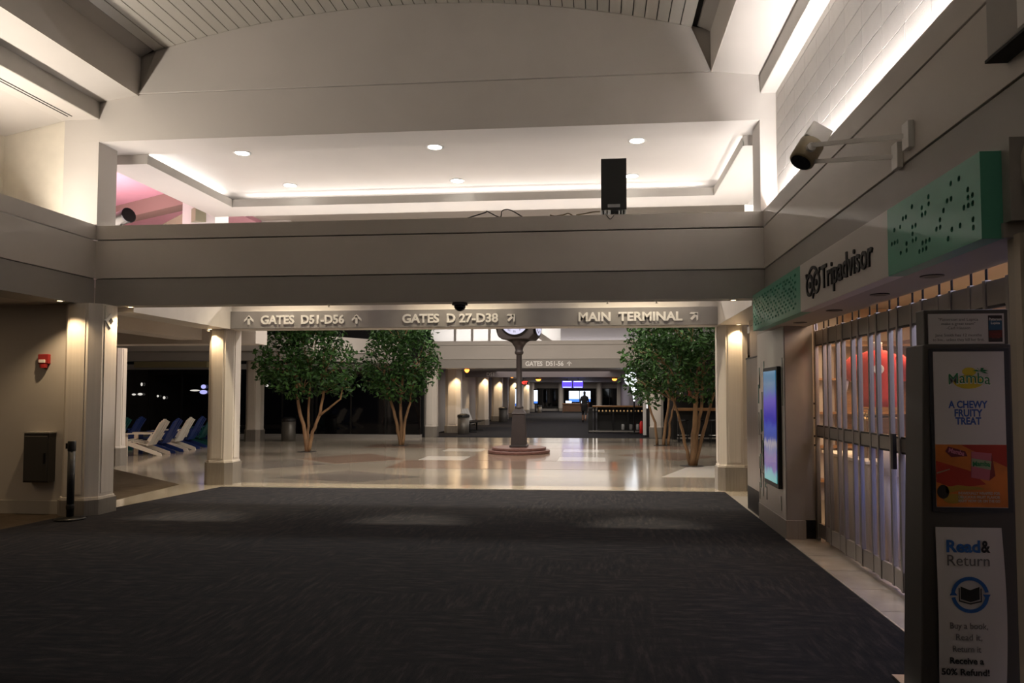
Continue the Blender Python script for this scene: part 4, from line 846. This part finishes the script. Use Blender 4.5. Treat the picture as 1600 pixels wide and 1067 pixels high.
# folding gate
gt = thing('folding_gate', 'closed grey folding gate with clear panels across the shop front', 'gate', (2.41, 6.0, 0))
N = 20; Y0, Y1 = 8.16, 3.78; st = (Y0 - Y1) / N
gp = [Vector((2.41 + (.009 if i % 2 else -.009), Y0 - i * st, 0)) for i in range(N + 1)]
for i, p in enumerate(gp):
    box('mullion', (p.x - .02, p.x + .02, p.y - .017, p.y + .017, .03, 2.30), alu, gt, .003)
    bm = new(); tube(bm, [(p.x, p.y, 2.29), (p.x, p.y, 2.60)], .008, 6); obj('hanger_rod', bm, blackm, gt)
    if i == N: break
    q = gp[i + 1]; d = (q - p); L_ = d.length; Mx = Matrix.Translation(p) @ Matrix.Rotation(math.atan2(d.y, d.x), 4, 'Z')
    for nm, z0, z1, m, th in (('bottom_rail', .04, .19, alu, .014), ('middle_rail', 1.13, 1.25, alu, .014), ('top_rail', 2.13, 2.29, alu, .014), ('clear_panel', .19, 1.13, clear, .003), ('clear_panel', 1.25, 2.13, clear, .003)):
        bm = new(); bx(bm, .02, L_ - .02, -th, th, z0, z1, Mx); pn = obj(nm, bm, m, gt)
        if nm != 'clear_panel' and nm != 'bottom_rail':
            for zz in ((z0, ) if nm == 'top_rail' else (z0, z1)):
                bm = new(); bx(bm, .03, L_ - .03, -.016, .016, zz - .008, zz + .008, Mx); obj('gasket', bm, black, pn)
box('lock', (2.33, 2.36, 5.96, 6.0, 1.0, 1.28), black, gt); box('jamb', (2.39, 2.43, 8.20, 8.24, 0, 2.5), steel, gt); box('track', (2.35, 2.47, 3.75, 8.25, 2.60, 2.63), alu, gt)
for z in (1.02, 1.12, 1.32, 1.48): box('jamb_bolt', (2.37, 2.39, 8.205, 8.23, z, z + .02), black, gt)
# interior
sbox('wall_shop_back', (6.9, 7.0, 2.0, 11.5, 0, 3.0), mat('shop_wall', (.55, .42, .30), .6)); sbox('wall_shop_end', (2.45, 7, 11.4, 11.5, 0, 3.0), MATS['shop_wall']); sbox('ceiling_shop', (2.36, 7, 1.5, 11.5, 2.9, 3.0), paint); sbox('wall_shop_near', (2.3, 7, 1.4, 1.5, 0, 3), paint)
sbox('wall_shop_front', (2.36, 2.45, 1.5, 11.5, 2.66, 2.9), paint)
t = thing('wood_shelving', 'tall warm wooden display shelving behind the far gate panels', 'shelf', (3.2, 10.9, 0)); box('back_board', (2.55, 4.6, 11.3, 11.38, 0, 2.4), wood, t)
for z in (.3, .8, 1.3, 1.8, 2.3): box('board', (2.55, 4.6, 10.95, 11.3, z, z + .03), wood, t)
for x in (2.55, 3.55, 4.57): box('upright', (x, x + .03, 10.95, 11.3, 0, 2.4), wood, t)
t = thing('light_panel', 'narrow warm lit vertical lamp inside the far end of the shop', 'lamp', (2.52, 9.0, .9)); box('tube', (2.50, 2.54, 9.0, 9.06, .95, 2.3), warmg, t); box('back_plate', (2.49, 2.55, 9.06, 9.09, .9, 2.35), steel, t)
t = thing('display_table', 'white draped display table behind the gate', 'table', (3.0, 8.0, 0)); bm = new(); bx(bm, 2.58, 3.4, 7.2, 8.5, .006, .92); obj('skirt', bm, mat('table_white', (.62, .58, .56), .6), t, bevel=.02); box('top', (2.55, 3.43, 7.17, 8.53, .92, .95), white, t, .004); box('riser', (2.70, 3.06, 7.54, 7.9, .95, 1.355), woodd, t, .004)
def torso(x, y, z, m, label, rz, sc=1):
    t = thing('mannequin_torso', label, 'mannequin', (x, y, z), rz)
    Mx = Matrix.Translation((x, y, z)) @ Matrix.Rotation(rz, 4, 'Z') @ Matrix.Scale(sc, 4)
    bm = new(); vs = lathe(bm, [(.17, .10), (.175, .2), (.18, .32), (.20, .45), (.205, .55), (.17, .62), (.08, .66)], n=20); bmesh.ops.scale(bm, vec=(1, .62, 1), verts=vs); bmesh.ops.transform(bm, matrix=Mx, verts=vs)
    obj('shirt', bm, m, t, True)
    for s in (-1, 1):
        bm = new(); tube(bm, [Mx @ Vector((s * .16, 0, .58)), Mx @ Vector((s * .25, -.01, .50)), Mx @ Vector((s * .30, -.02, .38))], [.075 * sc, .075 * sc, .08 * sc], 12); obj('sleeve', bm, m, t, True)
        bm = new(); tube(bm, [Mx @ Vector((s * .295, -.02, .40)), Mx @ Vector((s * .33, -.05, .20))], [.045 * sc, .035 * sc], 10); obj('arm', bm, mann, t, True)
    bm = new(); lathe(bm, [(.055, .64), (.05, .72), (.052, .74), (.01, .75)], n=14, M=Mx); obj('neck', bm, mann, t, True)
    bm = new(); lathe(bm, [(.12, 0), (.12, .012), (.02, .02), (.02, .12)], n=16, M=Mx); obj('stand', bm, blackm, t)
    bm = new(); vs = lathe(bm, [(.05, -.002), (.045, .004)], n=14, M=Mx @ Matrix.Translation((0, -.128, .47)) @ Matrix.Rotation(R(90), 4, 'X')); obj('chest_print', bm, white, t)
torso(2.88, 7.72, 1.36, redcloth, 'mannequin torso in a red shirt on the white display table', R(-15), 1.04)
t = thing('lower_mannequin', 'white mannequin legs standing behind the lower gate panels', 'mannequin', (2.72, 6.85, 0))
for s in (-1, 1): bm = new(); tube(bm, [(2.72 + s * .05, 6.85, .02), (2.73 + s * .06, 6.87, .45), (2.72 + s * .075, 6.85, .9)], [.04, .06, .085], 12); obj('leg', bm, mann, t, True)
bm = new(); lathe(bm, [(.16, .86), (.17, .95), (.13, 1.08)], (2.72, 6.85, 0), 16); obj('hips', bm, mann, t, True); bm = new(); lathe(bm, [(.2, 0), (.2, .015), (.02, .02)], (2.72, 6.85, .006), 18); obj('stand', bm, steel, t)
t = thing('jewelry_rack', 'small rack hung with sparkling jewelry behind the gate', 'rack', (2.62, 7.38, .95)); 
bm = new(); tube(bm, [(2.62, 7.5, .952), (2.62, 7.5, 1.45), (2.62, 7.25, 1.45), (2.62, 7.25, .952)], .01, 6); obj('frame', bm, steel, t)
for i in range(6): bm = new(); bmesh.ops.create_icosphere(bm, subdivisions=1, radius=.018, matrix=Matrix.Translation((2.62, 7.48 - i * .04, 1.40 - .05 * (i % 2)))); obj('bead', bm, mat('gold', (.8, .6, .3), .2, .9), t)
t = thing('blue_display', 'dim blue lit cooler behind the near gate panels', 'cooler', (3.1, 5.8, 0)); box('cabinet', (3.0, 3.6, 5.5, 6.3, .01, 2.0), kframe, t); box('lit_door', (2.985, 3.0, 5.55, 6.25, .4, 1.05), glow('cooler_blue', (.15, .25, .9), .8), t); box('upper_door', (2.985, 3.0, 5.55, 6.25, 1.1, 1.95), black, t)
# near jamb of the shop and right border things
sbox('wall_jamb', (2.0, 2.36, 3.3, 3.68, 0, 2.36), mat('jamb_paint', (.46, .41, .34), .5)); sbox('trim_24', (1.985, 2.0, 3.55, 3.60, 0, 2.36), mat('jamb_edge', (.5, .44, .36), .4))
sbox('wall_right_near', (2.09, 2.36, -5, 3.3, 0, 2.82), mat('near_wall', (.46, .41, .35), .6)); sbox('wall_over_jamb', (2.1, 2.36, 2.9, 3.6, 2.36, 2.82), mat('near_wall', (.46, .41, .35), .6))
t = thing('projecting_sign', 'dark box sign cut off at the upper right corner', 'sign', (2.0, 3.55, 3.22)); box('body', (1.98, 2.085, 3.2, 3.78, 3.30, 4.2), band, t, .01); box('light_edge', (1.975, 1.985, 3.2, 3.5, 3.32, 4.2), whiteg if False else white, t); box('bottom_plate', (1.975, 2.085, 3.2, 3.79, 3.285, 3.30), dark, t)
t = thing('wall_sconce', 'pale angular sconce cut off at the right edge above the jamb', 'sconce', (2.06, 3.45, 2.6)); bm = new(); prism(bm, [(3.576, 2.69), (3.52, 2.775), (3.3, 2.775), (3.3, 2.58), (3.53, 2.58)], 2.0, 2.05, 'x'); obj('shade', bm, mat('sconce_pale', (.55, .5, .42), .5), t); box('mount', (2.05, 2.10, 3.34, 3.46, 2.64, 2.72), steel, t)

# ------------------------------------------------------------------ kiosk
KY = 3.95
t = thing('poster_kiosk', 'dark grey standing kiosk with three white posters at the shop corner', 'kiosk', (1.9, 4.05, 0))
bm = new(); prism(bm, [(1.66, 0.006), (2.16, .006), (2.155, .9), (2.15, 1.86), (1.71, 1.86), (1.685, .9)], KY, KY + .22, 'y'); obj('body', bm, kframe, t, bevel=.008)
box('foot_plate', (1.64, 2.2, 3.88, 4.28, .006, .02), steel, t)
tc_ = box('topper', (1.725, 2.15, KY + .02, KY + .12, 1.84, 2.045), kframe, t, .006)
box('topper_card', (1.745, 2.125, KY + .012, KY + .02, 1.862, 2.022), poster, tc_)
yl = KY + .0115
def flat(nm, pts, m, parent, y, d=.001):
    bm = new(); prism(bm, pts, y - d, y, 'y'); return obj(nm, bm, m, parent)
for s, z, w in (('"Patterson and Lupica', 1.985, .20), ('make a great team"', 1.962, .17), ('-Carl Hiaasen', 1.94, .12), ('Jane Smith has 12 months', 1.902, .235), ('to live... unless they kill her first.', 1.878, .26)):
    bm = new(); text(bm, s, .021, front(1.895, yl, z), .001, 0, 'CENTER', width=w); obj('card_line', bm, greylet, tc_)
flat('book_cover', [(2.045, 1.872), (2.115, 1.872), (2.115, 2.012), (2.045, 2.012)], mat('cover_dark', (.03, .02, .02), .4), tc_, yl)
flat('book_sky', [(2.047, 1.935), (2.113, 1.935), (2.113, 1.985), (2.047, 1.985)], mat('cover_blue', (.03, .10, .19), .4), tc_, yl - .001)
flat('book_band', [(2.047, 1.895), (2.113, 1.895), (2.113, 1.935), (2.047, 1.93)], mat('cover_red', (.13, .015, .01), .4), tc_, yl - .001)
bm = new(); text(bm, 'Patterson', .02, front(2.08, yl - .002, 1.985), .001, .0004, 'CENTER', width=.062); text(bm, 'Lupica', .018, front(2.08, yl - .002, 1.966), .001, .0003, 'CENTER', width=.044); obj('book_title', bm, letter, tc_)
bm = new(); text(bm, '12 MONTHS', .014, front(2.08, yl - .002, 1.908), .001, 0, 'CENTER', width=.05); text(bm, 'TO LIVE', .014, front(2.08, yl - .002, 1.89), .001, 0, 'CENTER', width=.04); obj('book_subtitle', bm, red, tc_)
fr = box('poster_frame', (1.735, 2.135, KY - .012, KY + .01, .985, 1.838), mat('frame_dark', (.03, .032, .04), .4), t, .003)
p1 = box('candy_poster', (1.752, 2.105, KY - .015, KY - .012, 1.01, 1.82), poster, fr); yp = KY - .0152
def ell(cx_, cz, a, b, n=24): return [(cx_ + a * math.cos(2 * math.pi * i / n), cz + b * math.sin(2 * math.pi * i / n)) for i in range(n)]
flat('logo_island', ell(1.925, 1.662, .075, .036), yellp, p1, yp); flat('logo_sun', ell(1.93, 1.715, .035, .022), yellp, p1, yp)
bm = new(); text(bm, 'Mamba', .082, front(1.928, yp - .0012, 1.655), .001, .0025, 'CENTER', arch=.9, width=.212); obj('logo_outline', bm, letter, p1)
bm = new(); text(bm, 'Mamba', .08, front(1.928, yp - .0026, 1.657), .001, 0, 'CENTER', arch=.9, width=.207); obj('logo_lettering', bm, greenp, p1)
for a in (-70, -25, 25, 70, 110): 
    c_, s_ = math.sin(R(a)), math.cos(R(a)); flat('palm_leaf', [(1.985, 1.716), (1.985 + c_ * .02 - s_ * .006, 1.716 + s_ * .016 + .004), (1.985 + c_ * .04, 1.716 + s_ * .024 - .004), (1.985 + c_ * .02 + s_ * .004, 1.716 + s_ * .012 - .004)], greenp, p1, yp - .003)
for s, z, w in (('A CHEWY', 1.526, .195), ('FRUITY', 1.482, .14), ('TREAT', 1.44, .128)): bm = new(); text(bm, s, .052, front(1.92, yp, z), .001, .0016, 'CENTER', width=w); obj('slogan_lettering', bm, navy, p1)
def orangemat():
    return mat('orange_print', (.55, .16, .025), .5, var=.35, scale=5)
oz = 1.335; flat('orange_picture', [(1.752, 1.012), (2.105, 1.012), (2.105, oz), (1.752, oz)], orangemat(), p1, yp)
flat('red_picture_corner', [(1.88, oz - .001), (2.104, oz - .001), (2.104, 1.22), (2.0, 1.27)], mat('red_print', (.42, .03, .012), .5), p1, yp - .001)
flat('red_picture_floor', [(1.753, 1.25), (1.92, 1.20), (2.0, 1.13), (1.84, 1.11), (1.753, 1.14)], MATS['red_print'], p1, yp - .001)
flat('candy_pack', [(1.925, 1.165), (2.015, 1.15), (2.03, 1.29), (1.93, 1.30)], mat('pack_pink', (.50, .13, .17), .5), p1, yp - .002); flat('candy_pack_side', [(2.015, 1.15), (2.045, 1.175), (2.03, 1.29)], mat('pack_shade', (.2, .02, .015), .5), p1, yp - .002)
flat('candy_pack_band', [(1.928, 1.225), (2.022, 1.205), (2.027, 1.25), (1.93, 1.265)], mat('pack_green', (.35, .40, .25), .5), p1, yp - .003)
bm = new(); text(bm, 'Mamba', .035, front(1.976, yp - .005, 1.226), .001, .001, 'CENTER', arch=2, width=.085); obj('pack_lettering', bm, greenp, p1)
flat('candy_stick', [(1.80, 1.30), (1.815, 1.325), (1.90, 1.30), (1.91, 1.275), (1.83, 1.27)], mat('stick_maroon', (.14, .015, .03), .5), p1, yp - .002)
bm = new(); text(bm, 'Mamba', .032, front(1.853, yp - .003, 1.287) @ Matrix.Rotation(R(-14), 4, 'Z'), .001, .001, 'CENTER', width=.08); obj('stick_lettering', bm, mat('pink_print', (.6, .2, .3), .5), p1)
flat('headphone_cup', ell(1.785, 1.09, .03, .036), blacklet, p1, yp - .002); flat('headphone_band', [(1.80, 1.115), (1.86, 1.125), (1.97, 1.115), (1.99, 1.105), (1.87, 1.10), (1.80, 1.08)], mat('band_ochre', (.38, .24, .03), .5), p1, yp - .002); flat('headphone_pad', ell(1.835, 1.055, .05, .025), MATS['band_ochre'], p1, yp - .0015); flat('headphone_pole', [(1.755, 1.19), (1.82, 1.21), (1.822, 1.205), (1.756, 1.182)], mat('pole_pale', (.45, .3, .2), .5), p1, yp - .002)
for s, z in (('INDIVIDUALLY WRAPPED FOR', 1.078), ('DELICIOUS FRUIT FLAVOR', 1.058), ('RIGHT NOW OR ON THE GO', 1.038)): bm = new(); text(bm, s, .019, front(1.962, yp - .003, z), .001, .0006, 'CENTER', width=.205); obj('picture_lettering', bm, mat('cream_print', (.62, .5, .4), .5), p1)
# lower poster, bowed outward
bm = new(); nz = 14
for i in range(nz):
    def pt(k):
        z = .03 + (.905 - .03) * k / nz; b_ = .03 * math.sin(math.pi * k / nz); return z, b_
    (za, ba), (zb, bb) = pt(i), pt(i + 1)
    xl = lambda b_: 1.748 - b_ * .25
    A = [bm.verts.new(v) for v in ((xl(ba), KY - .004 - ba, za), (2.075, KY - .004 - ba, za), (2.075, KY - .004 - bb, zb), (xl(bb), KY - .004 - bb, zb))]; bm.faces.new(A)
    B = [bm.verts.new(v.co + Vector((0, .003, 0))) for v in A]; bm.faces.new(B[::-1])
    for k_ in ((0, 3), (1, 2)): bm.faces.new((A[k_[0]], A[k_[1]], B[k_[1]], B[k_[0]]))
p2 = obj('book_poster', bm, poster, t)
def py(z): return KY - .008 - .03 * math.sin(math.pi * (z - .03) / .875)
def ptext(nm, lines, m, bold=0):
    for s, sz, x, z, w, al in lines: bm = new(); text(bm, s, sz, front(x, py(z + .02), z), .001, bold, al, width=w); obj(nm, bm, m, p2)
ptext('blue_lettering', [('Read', .085, 1.79, .782, .167, 'LEFT')], bluelet, .0028)
ptext('ampersand', [('&', .085, 1.965, .782, .045, 'LEFT')], blacklet, .0025)
ptext('return_lettering', [('Return', .08, 1.788, .713, .208, 'LEFT')], greylet, 0)
zc_ = .568; bm = new()
for a0, a1 in ((10, 175), (190, 355)): ringprism(bm, (0, 0), .074, .092, .001, front(1.896, py(zc_) , zc_), 20, a0, a1)
for s in (-1, 1): prism(bm, [(s * .10, .0), (s * .062, .0), (s * .083, -s * .028)], 0, .0012, 'z', front(1.896, py(zc_), zc_ + s * .004))
obj('cycle_arrows', bm, bluelet, p2)
bm = new(); Fm = front(1.896, py(zc_) - .001, zc_)
for s in (-1, 1):
    prism(bm, [(0, -.036), (s * .046, -.022), (s * .046, .042), (0, .024)][::s], 0, .001, 'z', Fm); prism(bm, [(0, -.048), (s * .056, -.034), (s * .056, .034), (s * .051, .034), (s * .051, -.029), (0, -.042)][::s], 0, .001, 'z', Fm)
obj('book_icon', bm, blacklet, p2)
ptext('body_lettering', [('Buy a book,', .045, 1.886, .396, .185, 'CENTER'), ('Read it,', .045, 1.886, .338, .128, 'CENTER'), ('Return it', .045, 1.875, .277, .138, 'CENTER')], greylet, 0)
ptext('bold_lettering', [('Receive a', .045, 1.875, .216, .166, 'CENTER'), ('50% Refund!', .045, 1.871, .157, .235, 'CENTER')], blacklet, .0012)
